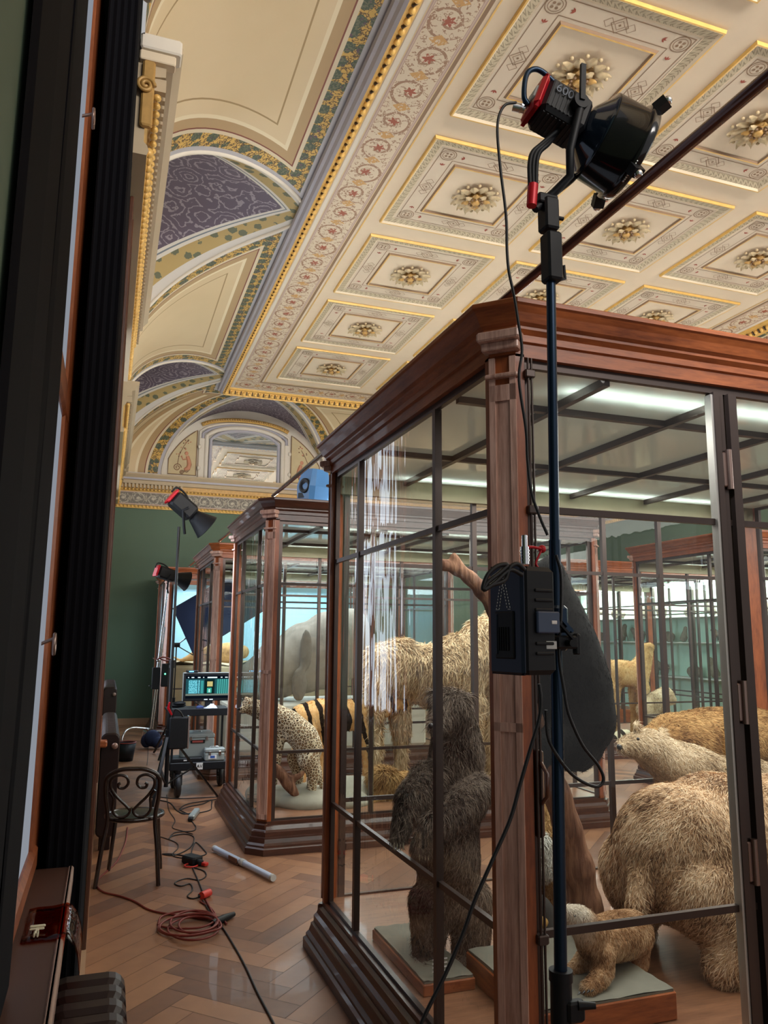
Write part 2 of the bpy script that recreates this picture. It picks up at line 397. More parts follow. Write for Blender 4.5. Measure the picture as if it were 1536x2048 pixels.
# floor: herringbone parquet, every plank its own tone
fb = MB(); fb.box((-.4, Y0, -.06), (XW+.2, YE+.2, -.004), 1)
L, Wd = .70, .14; c45 = math.sqrt(.5)
def plank(cx, cy, ang):
    ca, sa = math.cos(ang), math.sin(ang); g = .0012; vs = []
    for sx, sy in ((-1,-1),(1,-1),(1,1),(-1,1)):
        x, y = sx*(L/2-g), sy*(Wd/2-g); vs.append((cx+x*ca-y*sa, cy+x*sa+y*ca, 0))
    q = random.random(); fb.add(vs, [(0,1,2,3)], 0, [[(q,.5)]*4])
# herringbone: courses of planks laid at +-45 degrees to the walls
for bnd in range(-3, 18):
    for k in range(-160, 170):
        for (hx, hy, an) in ((k*Wd+L/2+2*L*bnd, k*Wd+Wd/2, 0), (k*Wd+L+Wd/2+2*L*bnd, k*Wd+Wd-L/2, PI/2)):
            wx, wy = (hx-hy)*c45, (hx+hy)*c45
            if -.5 < wx < XW+.3 and Y0-.2 < wy < YE+.3: plank(wx, wy, an+PI/4)
fl = struct(fb.build('floor', [MT['parquet'], MT['gap']]))
# walls
b = MB()
bays = (2.12, 8.03, 13.95)
def wall_with_windows(b, x0, x1):
    z0, z1 = .9, 4.45; e = 1.05; y = Y0
    for c in bays:
        b.box((x0, y, 0), (x1, c-e, SP+1.6)); b.box((x0, c-e, 0), (x1, c+e, z0)); b.box((x0, c-e, z1), (x1, c+e, SP+1.6)); y = c+e
    b.box((x0, y, 0), (x1, YE+.2, SP+1.6))
wb = MB(); wall_with_windows(wb, -.42, -.0)
# near window bay sits deeper: the sill and reveal there are cut back
wb = MB()
for a0, a1, zz0, zz1 in ((Y0, .35, 0, 6.8),(3.25, 4.62, 0, 6.8),(4.62, bays[1]-1.05, 0, 6.8),(bays[1]-1.05, bays[1]+1.05, 0, .9),(bays[1]-1.05, bays[1]+1.05, 4.45, 6.8),(bays[1]+1.05, bays[2]-1.05, 0, 6.8),(bays[2]-1.05, bays[2]+1.05, 0, .9),(bays[2]-1.05, bays[2]+1.05, 4.45, 6.8),(bays[2]+1.05, YE+.2, 0, 6.8)):
    wb.box((-.45, a0, zz0), (-.21 if a0 == 3.25 else -.03 if a0 > 3 else -.19, a1, zz1))
wb.box((-.45, .35, 0), (-.2, 1.55, 6.8)); wb.box((-.45, 1.55, 0), (-.12, 3.25, .84)); wb.box((-.45, 1.55, 4.9), (-.2, 3.25, 6.8))
struct(wb.build('wall_left', MT['green']))
rb = MB(); y = Y0
for c in bays[:1]:
    rb.box((XW, y, 0), (XW+.3, c-1.05, 6.8)); rb.box((XW, c-1.05, 0), (XW+.3, c+1.05, 3.4)); rb.box((XW, c-1.05, 4.6), (XW+.3, c+1.05, 6.8)); y = c+1.05
rb.box((XW, y, 0), (XW+.3, YE+.2, 6.8)); struct(rb.build('wall_right', MT['green']))
for i, c in enumerate(bays[:1]):
    p = MB().box((XW+.12, c-1.05, 3.4), (XW+.14, c+1.05, 4.6)).build('window_%d' % (i+5), MT['window_glow']); struct(p)  # unseen glowing window, added to go with the right-hand fill
    f = MB()
    for yy in (c-1.03, c, c+1.03): f.box((XW+.02, yy-.04, 3.4), (XW+.1, yy+.04, 4.6))
    for zz in (3.42, 4.55): f.box((XW+.02, c-1.05, zz), (XW+.1, c+1.05, zz+.06))
    f.build('window_frame', MT['mahog'], p)
# end wall with arched window opening
WX0, WX1, WZ0, WZS = 1.92, 3.36, 4.98, 5.82
eb = MB(); eb.box((-.45, YE, 0), (XW+.3, YE+.25, 5.0)); struct(eb.build('wall_end', MT['green']))
sk = MB(); sk.box((0, YE-.03, 0), (XW, YE, .12)); struct(sk.build('baseboard_end', MT['skirting']))
sk = MB(); sk.box((-.03, 3.6, 0), (0.0, YE, .12)); struct(sk.build('baseboard_left', MT['skirting']))

MT['entab'] = simple('cornice_with_shade', lin(178, 160, 132), .6, var=.08)  # stucco colour darkened to stand for the shade on the cornice
# entablature (frieze, gilt egg-and-dart, dentils, cornice) swept along a wall
def entab(name, p, q, nrm, mats_f=True, z0=4.50, ends=True, dent=True):
    p = Vector(p); q = Vector(q); n = Vector(nrm); d = (q-p); Lg = d.length; d.normalize()
    prof = [(-.04, z0-.06, 0), (.05, z0-.06, 0), (.06, z0-.03, 1), (.05, z0, 1), (.03, z0+.02, 2), (.03, z0+.30, 2), (.05, z0+.32, 1), (.07, z0+.36, 3), (.07, z0+.44, 3), (.13, z0+.45, 0), (.13, z0+.52, 0), (.17, z0+.53, 0), (.17, z0+.57, 4), (.22, z0+.63, 0), (.22, z0+.66, 0), (-.04, z0+.66, 0)]
    mb = MB()
    P = [[tuple(e + n*o + Vector((0,0,z))) for e in (p, q)] for o, z, _ in prof]
    for i in range(len(prof)-1):
        vs = [P[i][0], P[i][1], P[i+1][1], P[i+1][0]]; u = Lg/.30
        mb.add(vs, [(0,1,2,3)], prof[i+1][2] if prof[i+1][2] != 2 or prof[i][2] == 2 else 2, [[(0,0),(u,0),(u,1),(0,1)]])
    for e in (0, 1): mb.add([P[i][e] for i in range(len(prof))], [tuple(range(len(prof)))], 0)
    k = int(Lg/.075)
    for i in range(k):
        c = p + d*(i+.5)*Lg/k
        if dent: 
            a = c + n*.10 + Vector((0,0,z0+.40)); 
            mt = Matrix((d, n, Vector((0,0,1)))).transposed().to_4x4(); mt.translation = a
            mb.box((-.022,-.035,-.035),(.022,.035,.045), 0, mt)
        mb.ball(c + n*.062 + Vector((0,0,z0-.02)), (.024,.024,.03), 6, 1)
        mb.ball(c + n*.09 + Vector((0,0,z0+.335)), (.024,.024,.022), 6, 1)
    return struct(mb.build(name, [MT['entab'], MT['gold'], MT['greyfrieze'], MT['dgold'], MT['lilac']]))
# name suffixes follow the setting's numbering
entab('trim_1', (0.0, 4.24, 0), (0.0, 8.45, 0), (1,0,0))
entab('trim_2', (0.0, 10.65, 0), (0.0, 15.9, 0), (1,0,0))
entab('trim_3', (0.0, 16.15, 0), (0.0, YE, 0), (1,0,0))
entab('trim_4', (.0, YE, 0), (1.35, YE, 0), (0,-1,0), z0=4.44)
entab('trim_5', (1.35, YE, 0), (XW, YE, 0), (0,-1,0), z0=4.44, dent=False)
entab('trim_6', (XW, YE, 0), (XW, Y0, 0), (-1,0,0))
# pier capital block at the near end of the first entablature
cb = MB(); cb.bbox((-.02, 4.18, 5.07), (.21, 4.30, 5.165), .01, 0); cb.bbox((-.02, 4.20, 5.01), (.18, 4.27, 5.07), .006, 1); cb.bbox((0, 4.2, 4.6), (.07, 4.24, 5.01), .01, 2)
cb.tube([(.02+.05*math.cos(a)*(1-a/14), 4.19, 4.84+.05*math.sin(a)*(1-a/14)) for a in np.linspace(0, 12, 40)], .012, 6, 2)
struct(cb.build('trim_7', [MT['white'], MT['cream'], MT['dgold']]))

# ---- vault: coved edge cut by lunettes (groin vault), built as real surfaces
H0 = CZ - SP; LW = 1.8
def cove(d, D): return SP + H0*math.sqrt(max(0, 1-(d/D)**2))
def lun(t, d, D): return SP + (H0 + .22*d/D)*math.sqrt(max(0, 1-(t/LW)**2))
def halfw(d, D):
    a = (cove(d, D)-SP)/(H0 + .22*d/D); return LW*math.sqrt(max(0, 1-a*a))
def arc(d, D):
    n = 12; s = 0; p = (0, 0)
    for i in range(1, n+1):
        q = (d*i/n, H0*(1-math.sqrt(max(0, 1-(d*i/n/D)**2)))); s += math.hypot(q[0]-p[0], q[1]-p[1]); p = q
    return s
def vault(name, mapf, D, centres, s0, s1):     # mapf(s, d, z) -> world; s0/s1(d): mitre limits
    mb = MB(); nd = 26
    ds = [D*math.sin(PI/2*i/nd) for i in range(nd+1)]
    edges = [(s0, None)] ; segs = []
    lims = [('m0', None)]
    for c in centres: lims += [('l', c), ('r', c)]
    lims += [('m1', None)]
    pairs = [(lims[0], lims[1])] + [(lims[2*i], lims[2*i+1]) for i in range(1, len(centres)+1)]
    def ev(l, d):
        if l[0] == 'm0': return s0(d)
        if l[0] == 'm1': return s1(d)
        return l[1] - halfw(d, D) if l[0] == 'l' else l[1] + halfw(d, D)
    for (a, bb) in pairs:
        P, UV = [], []
        for d in ds:
            x0, x1 = ev(a, d), ev(bb, d); z = cove(d, D); row, ur = [], []; nn = 36; ad = arc(d, D)
            for j in range(nn+1):
                s = x0 + (x1-x0)*j/nn
                da = (s-x0)*.75 if a[0] != 'm0' else (s-x0)*.75+.30; db = (x1-s)*.75 if bb[0] != 'm1' else (x1-s)*.75+.30
                row.append(mapf(s, d, z)); ur.append((min(da, db), ad+.03))
            P.append(row); UV.append(ur)
        mb.grid(P, 0, UV)
    for c in centres:
        P, UV = [], []; nt = 44
        for i in range(nt+1):
            t = -LW + 2*LW*(0.5-0.5*math.cos(PI*i/nt)); lo, hi = 0, D
            for _ in range(30):
                m = (lo+hi)/2
                if halfw(m, D) < abs(t): lo = m
                else: hi = m
            dg = (lo+hi)/2; row, ur = [], []
            for j in range(15):
                d = dg + (D-dg)*j/14; row.append(mapf(c+t, d, lun(t, d, D) + .001)); ur.append((max(0.0, halfw(d, D)-abs(t))*.72*(1.0 if d < D*.999 else 1.0), t))
            P.append(row); UV.append(ur)
        mb.grid(P, 1, UV)
        # the lunette wall under the arch
        pts = []
        for i in range(25):
            t = -LW + 2*LW*i/24; pts.append((t, lun(t, D, D)))
        if not name.startswith('end'):
            vs = [mapf(c+t, D-.02, z) for t, z in pts] + [mapf(c+LW, D-.02, SP-.1), mapf(c-LW, D-.02, SP-.1)]
            mb.add(vs, [tuple(range(len(vs)))], 2)
        # raised rib along each groin
        for sg in (-1, 1):
            rp = []
            for i in range(30):
                d = D*math.sin(PI/2*i/29); rp.append(Vector(mapf(c + sg*halfw(d, D), d, cove(d, D)-.005)))
            mb.tube(rp, .022, 6, 3)
    return mb
VM = [MT['cove'], MT['lunette'], MT['cream'], MT['white']]
DE = YE-CYE
v = vault('side', lambda s, d, z: (CX0-d, s, z), CX0, bays, lambda d: CY0, lambda d: CYE + DE*d/CX0); cl = v.build('ceiling', VM); struct(cl)
v = vault('side', lambda s, d, z: (CX1+d, s, z), CX0, bays, lambda d: CY0, lambda d: CYE + DE*d/CX0); v.build('coved_vault', VM, cl)
v = vault('end', lambda s, d, z: (s, CYE+d, z), DE, (2.7, 8.3), lambda d: CX0*(1-d/DE), lambda d: CX1 + CX0*d/DE); v.build('coved_vault', VM, cl)
# flat ceiling with border
fb = MB(); fb.box((CX0, CY0, CZ), (CX1, CYE, CZ+.1), 0)
def hstrip(mb, p, q, w, z, m, uvl=None, n=(1,0)):    # flat strip from p to q, width w towards n
    p = Vector((*p, z)); q = Vector((*q, z)); nn = Vector((*n, 0))*w; Lg = (q-p).length; u = Lg/(uvl or 1)
    mb.add([p, q, q+nn, p+nn], [(0,1,2,3)], m, [[(0,0),(u,0),(u,1),(0,1)]])
zf = CZ-.004
for (p, q, n) in (((CX0+.10, CY0), (CX0+.10, CYE-.10), (1,0)), ((CX1-.10, CY0), (CX1-.10, CYE-.10), (-1,0)), ((CX0+.10, CYE-.10), (CX1-.10, CYE-.10), (0,-1))):
    a = Vector((*p,0)); bq = Vector((*q,0)); nv = Vector((*n,0))
    for off, w, m, z, ul in ((.02, .05, 4, zf, None), (.07, .42, 1, zf-.001, .42), (.49, .035, 2, zf-.001, None), (.56, .015, 3, zf-.002, None)):
        pp = a+nv*off; qq = bq+nv*off
        if n == (0,-1): pp.x += off; qq.x -= off
        else: qq.y -= off
        hstrip(fb, pp.xy, qq.xy, w, z - (.0006 if n == (0,-1) else 0), m, ul, n)
fb.build('painted_flat_ceiling', [MT['beige'], MT['frieze'], MT['brownline'], MT['gold'], MT['white']], cl)
# mouldings round the flat field: lilac cyma, gilt egg-and-dart
def edge_mould(mb, p, q, n):
    p = Vector((*p, 0)); q = Vector((*q, 0)); n = Vector((*n, 0)); d = (q-p); Lg = d.length; d.normalize()
    prof = [(-.12, -.03, 0), (-.11, -.065, 0), (-.08, -.075, 0), (-.06, -.11, 0), (-.03, -.125, 0), (-.02, -.10, 1), (.02, -.09, 1), (.05, -.04, 1), (.10, -.03, 1), (.10, 0, 1)]
    e0, e1 = 0, 0
    for i in range(len(prof)-1):
        o0, z0, _ = prof[i]; o1, z1, m = prof[i+1]
        def P(base, o, z, sgn):
            v = base + n*o + Vector((0,0,CZ+z)); return v
        mb.add([P(p,o0,z0,0), P(q,o0,z0,0), P(q,o1,z1,0), P(p,o1,z1,0)], [(0,1,2,3)], m)
    k = int(Lg/.11)
    for i in range(k):
        c = p + d*(i+.5)*Lg/k + n*.035 + Vector((0,0,CZ-.085))
        mb.ball(c, (.034 if abs(d.x) > .5 else .03, .034 if abs(d.y) > .5 else .03, .038), 6, 2)
        mb.bar(c + d*.055 + n*-.02 + Vector((0,0,-.02)), c + d*.055 + n*.03 + Vector((0,0,.03)), .018, .02, 3)  # darts coloured dark to stand for the shade between the eggs
em = MB(); edge_mould(em, (CX0, CY0), (CX0, CYE), (1,0)); edge_mould(em, (CX1, CY0), (CX1, CYE), (-1,0)); edge_mould(em, (CX0, CYE), (CX1, CYE), (0,-1))
em.build('gilt_moulding', [MT['lilac'], MT['gold'], MT['gold'], simple('dart_shadow_tone', lin(60,42,28), .6)], cl)
# coffers with painted borders; a stucco rosette in each
def coffer_mb():
    mb = MB(); h = .825; z = -.004
    def sq(r0, r1, z0, z1, m, ul=None):
        c = [(-1,-1),(1,-1),(1,1),(-1,1)]
        for i in range(4):
            a, b2 = c[i], c[(i+1)%4]; u = 2*r0/ul if ul else 1
            mb.add([(a[0]*r0,a[1]*r0,z0),(b2[0]*r0,b2[1]*r0,z0),(b2[0]*r1,b2[1]*r1,z1),(a[0]*r1,a[1]*r1,z1)], [(0,1,2,3)], m, [[(0,0),(u,0),(u,1),(0,1)]])
    sq(h, h-.006, 0, -.03, 0); sq(h-.006, h-.020, -.03, -.03, 0); sq(h-.020, h-.04, -.03, -.012, 1)
    sq(h-.04, h-.115, -.012, -.002, 5); sq(h-.115, h-.13, -.002, -.006, 1)
    sq(h-.13, h-.36, -.003, -.003, 2); sq(h-.155, h-.163, -.005, -.005, 3); sq(h-.315, h-.323, -.005, -.005, 3)
    sq(h-.36, h-.375, -.003, -.02, 3); sq(h-.375, h-.39, -.02, -.02, 0); sq(h-.39, h-.40, -.02, -.002, 3)
    zz = -.0055; rm = h-.245
    for sx in (-1,1):
        for sy in (-1,1):
            mb.ring((sx*rm, sy*rm, zz), .085, .008, 0, 20, 3); mb.ring((sx*rm, sy*rm, zz), .062, .006, 0, 20, 3)
            for k in range(4): 
                a = PI/4 + k*PI/2; mb.ring((sx*rm+.028*math.cos(a), sy*rm+.028*math.sin(a), zz), .014, .0139, 0, 8, 3)
    def dia(cx, cy, r, t, sx=1., m=3):
        for i in range(4):
            a0, a1 = i*PI/2, (i+1)*PI/2
            p0 = (cx+math.cos(a0)*r*sx, cy+math.sin(a0)*r*(2-sx), zz); p1 = (cx+math.cos(a1)*r*sx, cy+math.sin(a1)*r*(2-sx), zz); q = (r-t)/r
            p2 = (cx+math.cos(a1)*r*sx*q, cy+math.sin(a1)*r*(2-sx)*q, zz); p3 = (cx+math.cos(a0)*r*sx*q, cy+math.sin(a0)*r*(2-sx)*q, zz)
            mb.add([p0, p1, p2, p3], [(0,1,2,3)], m)
    for (cx, cy, al) in ((rm,0,'y'),(-rm,0,'y'),(0,rm,'x'),(0,-rm,'x')):
        dia(cx, cy, .085, .009); dia(cx, cy, .05, .007); dia(cx, cy, .014, .0139)
        for s in (-1, 1):
            o = s*.10
            dia(cx + (o if al == 'x' else 0), cy + (o if al == 'y' else 0), .05, .006)
        for s in (-1, 1):       # red lilies near the corners
            o = s*.40; px, py = (cx+o, cy) if al == 'x' else (cx, cy+o)
            for k in (-1, 0, 1):
                a = (0 if al == 'x' else PI/2) + (PI if s < 0 else 0) + k*.7 
                e = (px+math.cos(a)*.045, py+math.sin(a)*.045, zz); w = (math.cos(a+PI/2)*.008, math.sin(a+PI/2)*.008)
                mid = (px+math.cos(a)*.025, py+math.sin(a)*.025)
                mb.add([(px,py,zz),(mid[0]+w[0],mid[1]+w[1],zz),e,(mid[0]-w[0],mid[1]-w[1],zz)], [(0,1,2,3)], 4)
    return mb
def m_leafmould():
    m = Mat('leaf_moulding_paint', .6); u, v = m.uv(); w = ((u.fr()-.5).abs()*2.0)
    ln = ((w + v*.9).fr() - .5).abs().lt(.16); nz = m.noise(50, 2)
    m.col(m.mix(ln, m.mix(nz, lin(180,166,138), lin(194,180,152)), lin(142,128,104))); m.bump(ln*1.0, .2, .01); return m.m
MT['leafmould'] = m_leafmould()
cm = None
def coffer_mesh_build():
    mb = coffer_mb()
    # leaf moulding uses repeat uv
    for i, (m, u) in enumerate(zip(mb.m, mb.uv)):
        if m == 5 and u: mb.uv[i] = [(q[0]*22, q[1]) for q in u]
    return mb
def rosette_mb():
    mb = MB(); rr = random.Random(2)
    mb.lathe([(.0001,-.10),(.03,-.10),(.045,-.08),(.05,-.05),(.09,-.035),(.10,-.02),(.14,-.015),(.14,0)], None, 20, 1)
    def petal(a, r0, r1, w, lift, m):
        n = 7; rows = []
        for i in range(n):
            t = i/(n-1); r = r0 + (r1-r0)*t; ww = w*(math.sin(PI*min(1, .12+t*.88))**.6)*(1 + .22*math.sin(t*14)); z = -.012 - lift*math.sin(t*PI*.8)
            row = []
            for j in range(5):
                s = (j-2)/2; x = r; y = s*ww; zz = z - .014*(1-abs(s))*(1+.6*math.cos(s*9)) - (.02 if i == n-1 else 0)
                row.append((x*math.cos(a)-y*math.sin(a), x*math.sin(a)+y*math.cos(a), zz))
            rows.append(row)
        mb.grid(rows, m)
    for k in range(12):
        a = 2*PI*k/12; petal(a, .10, .262 + (.012 if k%2 else -.008), .048, .028, 0)
        b2 = a + PI/12; e = (math.cos(b2)*.245, math.sin(b2)*.245)
        mb.ball((e[0], e[1], -.025), (.018,.018,.016), 6, 0)
    for k in range(8): petal(2*PI*(k+.5)/8, .04, .155, .04, .06, 1 if k%2 else 0)
    for k in range(10): 
        a = 2*PI*k/10; mb.ball((math.cos(a)*.07, math.sin(a)*.07, -.075), (.014,.014,.012), 6, 2)
    return mb
cm = coffer_mesh_build().build('ceiling_coffer', [MT['gold'], MT['cream'], MT['band'], MT['brownline'], MT['redpaint'], MT['leafmould']], cl)
rm_ = rosette_mb().build('rosette', [MT['rosette'], MT['dgold'], MT['brownline']], cm)
first = True
for cx in (3.5, 5.45, 7.4):
    for cy in (1.15, 3.1, 5.05, 7.02, 8.97, 10.9, 12.83):
        if first: o = cm; first = False
        else:
            o = cm.copy(); C.objects.link(o); r2 = rm_.copy(); C.objects.link(r2); r2.parent = o
        o.location = (cx, cy, CZ-.002)
# end lunette: wall plane, arched window of wavy glass, stucco frame, painted side panels
lb = MB(); lz = lambda x: lun(x-2.7, DE, DE)
yw = YE-.004
xs = [2.7-LW + 2*LW*i/48 for i in range(49)]
def winarch(x):        # segmental arch of the opening
    c = (WX0+WX1)/2; hw = (WX1-WX0)/2; t = (x-c)/hw
    return WZS + .40*math.sqrt(max(0, 1-(min(1,abs(t))*.93)**2.2))
for i in range(48):
    x0, x1 = xs[i], xs[i+1]; z0 = z1 = SP-.06
    xm = (x0+x1)/2
    if WX0 < xm < WX1:
        z0 = winarch(min(max(x0, WX0), WX1)); z1 = winarch(min(max(x1, WX0), WX1))
        lb.add([(x0,yw,SP-.2),(x1,yw,SP-.2),(x1,yw,WZ0),(x0,yw,WZ0)], [(0,1,2,3)], 0)
    if min(lz(x0), lz(x1)) < z0: z0 = z1 = SP-.06
    lb.add([(x0,yw,z0),(x1,yw,z1),(x1,yw,lz(x1)),(x0,yw,lz(x0))], [(0,1,2,3)], 0)
wl2 = lb.build('lunette_wall', MT['white'], cl)
def archpath(grow, zb=WZ0):
    c = (WX0+WX1)/2; hw = (WX1-WX0)/2 + grow; pts = [(c-hw, zb)]
    for i in range(21):
        t = -1 + 2*i/20; x = c + t*hw; pts.append((x, WZS + grow*.7 + .40*math.sqrt(max(0, 1-(abs(t)*.93)**2.2)) ))
    pts.append((c+hw, zb)); return pts
fm = MB()
for grow, r, m, yy in ((.03,.035,0,YE-.04),(.12,.05,1,YE-.05),(.20,.035,0,YE-.03),(.26,.03,1,YE-.03)):
    fm.tube([(x, yy, z) for x, z in archpath(grow)], r, 8, m)
gp = archpath(.34)[2:-2]; fm.tube([(x, YE-.06, z+.02) for x, z in gp], .045, 8, 2)
for i in range(len(gp)-1):
    a, b2 = gp[i], gp[i+1]
    for k in range(2):
        t = (k+.5)/2; fm.ball((a[0]*(1-t)+b2[0]*t, YE-.105, a[1]*(1-t)+b2[1]*t+.02), (.03,.02,.03), 6, 3)
for sx, xx in ((-1, WX0-.22), (1, WX1+.22)):
    fm.bbox((xx-.06, YE-.07, WZ0-.05), (xx+.06, YE-.01, WZS+.18), .01, 1); fm.ball((xx+sx*.05, YE-.09, WZS-.02), (.035,.03,.05), 8, 1); fm.ball((xx+sx*.05, YE-.09, WZ0+.35), (.035,.03,.05), 8, 1)
w4 = struct(MB().add([(x, YE-.02, z) for x, z in archpath(0)], [tuple(range(len(archpath(0))))], 0).build('window_4', MT['glassw']))
fm.build('window_frame', [MT['lilac'], MT['white'], MT['gold'], MT['dgold']], w4)
def m_painting():
    m = Mat('painted_arabesque', .65); x, y, z = m.xyz(); nz = m.noise(14, 3); v5 = m.voro(9, rand=.9)
    ln = ((v5*4.0 + nz).fr()-.5).abs().lt(.13)
    fig = m.noise(5, 2).gt(.56)
    c = m.mix(ln, lin(198,180,140), lin(140,92,74)); c = m.mix(fig*nz.gt(.5), c, lin(186,126,100)); m.col(c); return m.m
MT['painting'] = m_painting()
for x0, x1 in ((1.02, 1.60), (3.68, 4.34)):
    pb = MB(); n = 12; top = [(x0+(x1-x0)*i/n, lz(x0+(x1-x0)*i/n)-.22) for i in range(n+1)]
    vs = [(x0, YE-.012, SP+.02), (x1, YE-.012, SP+.02)] + [(x, YE-.012, max(z, SP+.03)) for x, z in reversed(top)]
    pb.add(vs, [tuple(range(len(vs)))], 0)
    pb.tube([Vector(q)+Vector((0,-.005,0)) for q in vs], .012, 6, 1, closed=True)
    # painted child figure seated on a scroll with a tall plant
    s = 1 if x0 < 2 else -1; bx = (x0+x1)/2 + .10*s; yy = YE-.018
    fig = [(bx, 5.58), (bx+.03*s, 5.50), (bx+.05*s, 5.40), (bx+.03*s, 5.32), (bx-.05*s, 5.28)]
    pb.tube([(x, yy, z) for x, z in fig], [.035,.04,.05,.05,.03], 8, 2); pb.ball((bx-.02*s, yy, 5.64), (.04,.012,.045), 8, 2)
    pb.tube([(bx, yy, 5.52), (bx-.09*s, yy, 5.5), (bx-.12*s, yy, 5.58)], .014, 6, 2)
    for cx, cz, r in ((bx-.2*s, 5.32, .085), (bx, 5.27, .06), (bx-.1*s, 5.22, .05)):
        pb.tube([(cx+r*math.cos(a)*(1-a/13), yy, cz+r*math.sin(a)*(1-a/13)) for a in np.linspace(0, 11, 40)], .008, 5, 3)
    stem = [(bx-.2*s, 5.38), (bx-.17*s, 5.6), (bx-.08*s, 5.8), (bx, 5.93)]
    pb.tube([(x, yy, z) for x, z in stem], .006, 5, 3)
    for x, z in stem[1:]:
        for k in range(6): pb.ball((x+random.uniform(-.06,.06), yy, z+random.uniform(-.08,.08)), (.014,.005,.014), 5, 3 if k%2 else 2)
    pb.build('painted_panel', [simple('panel_ground', lin(196,180,142), .7) if x0 < 2 else bpy.data.materials['panel_ground'], MT['brownline'], simple('painted_flesh', lin(196,138,110), .7) if x0 < 2 else bpy.data.materials['painted_flesh'], simple('painted_scroll', lin(122,84,66), .7) if x0 < 2 else bpy.data.materials['painted_scroll']], wl2)
# ------------------------------------------------------------------ windows of the left wall
for i, c in enumerate(bays[1:]):
    g = struct(MB().box((-.30, c-1.05, .9), (-.28, c+1.05, 4.45)).build('window_%d' % (i+2), MT['window_glow']))
    f = MB()
    for yy in (c-1.0, c-.36, c+.36, c+1.0): f.box((-.27, yy-.05, .9), (-.2, yy+.05, 4.45))
    for zz in (.9, 2.9, 4.37): f.box((-.27, c-1.05, zz), (-.21, c+1.05, zz+.08))
    f.build('window_frame', MT['mahog'], g); MB().bbox((-.3, c-1.1, .85), (.06, c+1.1, .9), .01).build('window_sill', MT['mahogh'], g)
g = struct(MB().box((-.222, 1.4, .9), (-.212, 3.14, 4.9)).build('window_1', MT['near_pane']))
f = MB()
f.bbox((-.26, 3.12, .93), (-.20, 4.20, 4.88), .012); f.bbox((-.26, 1.6, .93), (-.205, 1.7, 4.88), .012)
f.bbox((-.262, 1.55, 2.58), (-.195, 3.28, 2.70), .015);  f.bbox((-.26, 1.55, .9), (-.19, 3.28, 1.0), .02)
f.build('window_frame', MT['mahog'], g)
for z in (1.72, 3.75):
    MB().tube([(-.17, 2.98+.035*math.cos(a), z+.035*math.sin(a)) for a in np.linspace(0, 2*PI, 20, endpoint=False)], .006, 6, closed=True).cyl((-.215, 2.98, z), (-.17, 2.98+.0, z+.02), .006).build('latch_ring', MT['hinge'], g, 'small brass pull ring on the sash')
sb = MB(); sb.bbox((-.20, .9, .865), (-.078, 3.28, .9), .006, 0); sb.bbox((-.084, .9, .845), (-.062, 3.28, .905), .008, 1); sb.bbox((-.25, .9, .9), (-.195, 3.28, .935), .01, 0)
sb.build('window_sill', [simple('dark_sill_wood', lin(74,48,38), .45), simple('worn_sill_edge', lin(168,140,128), .3, .2)], g)
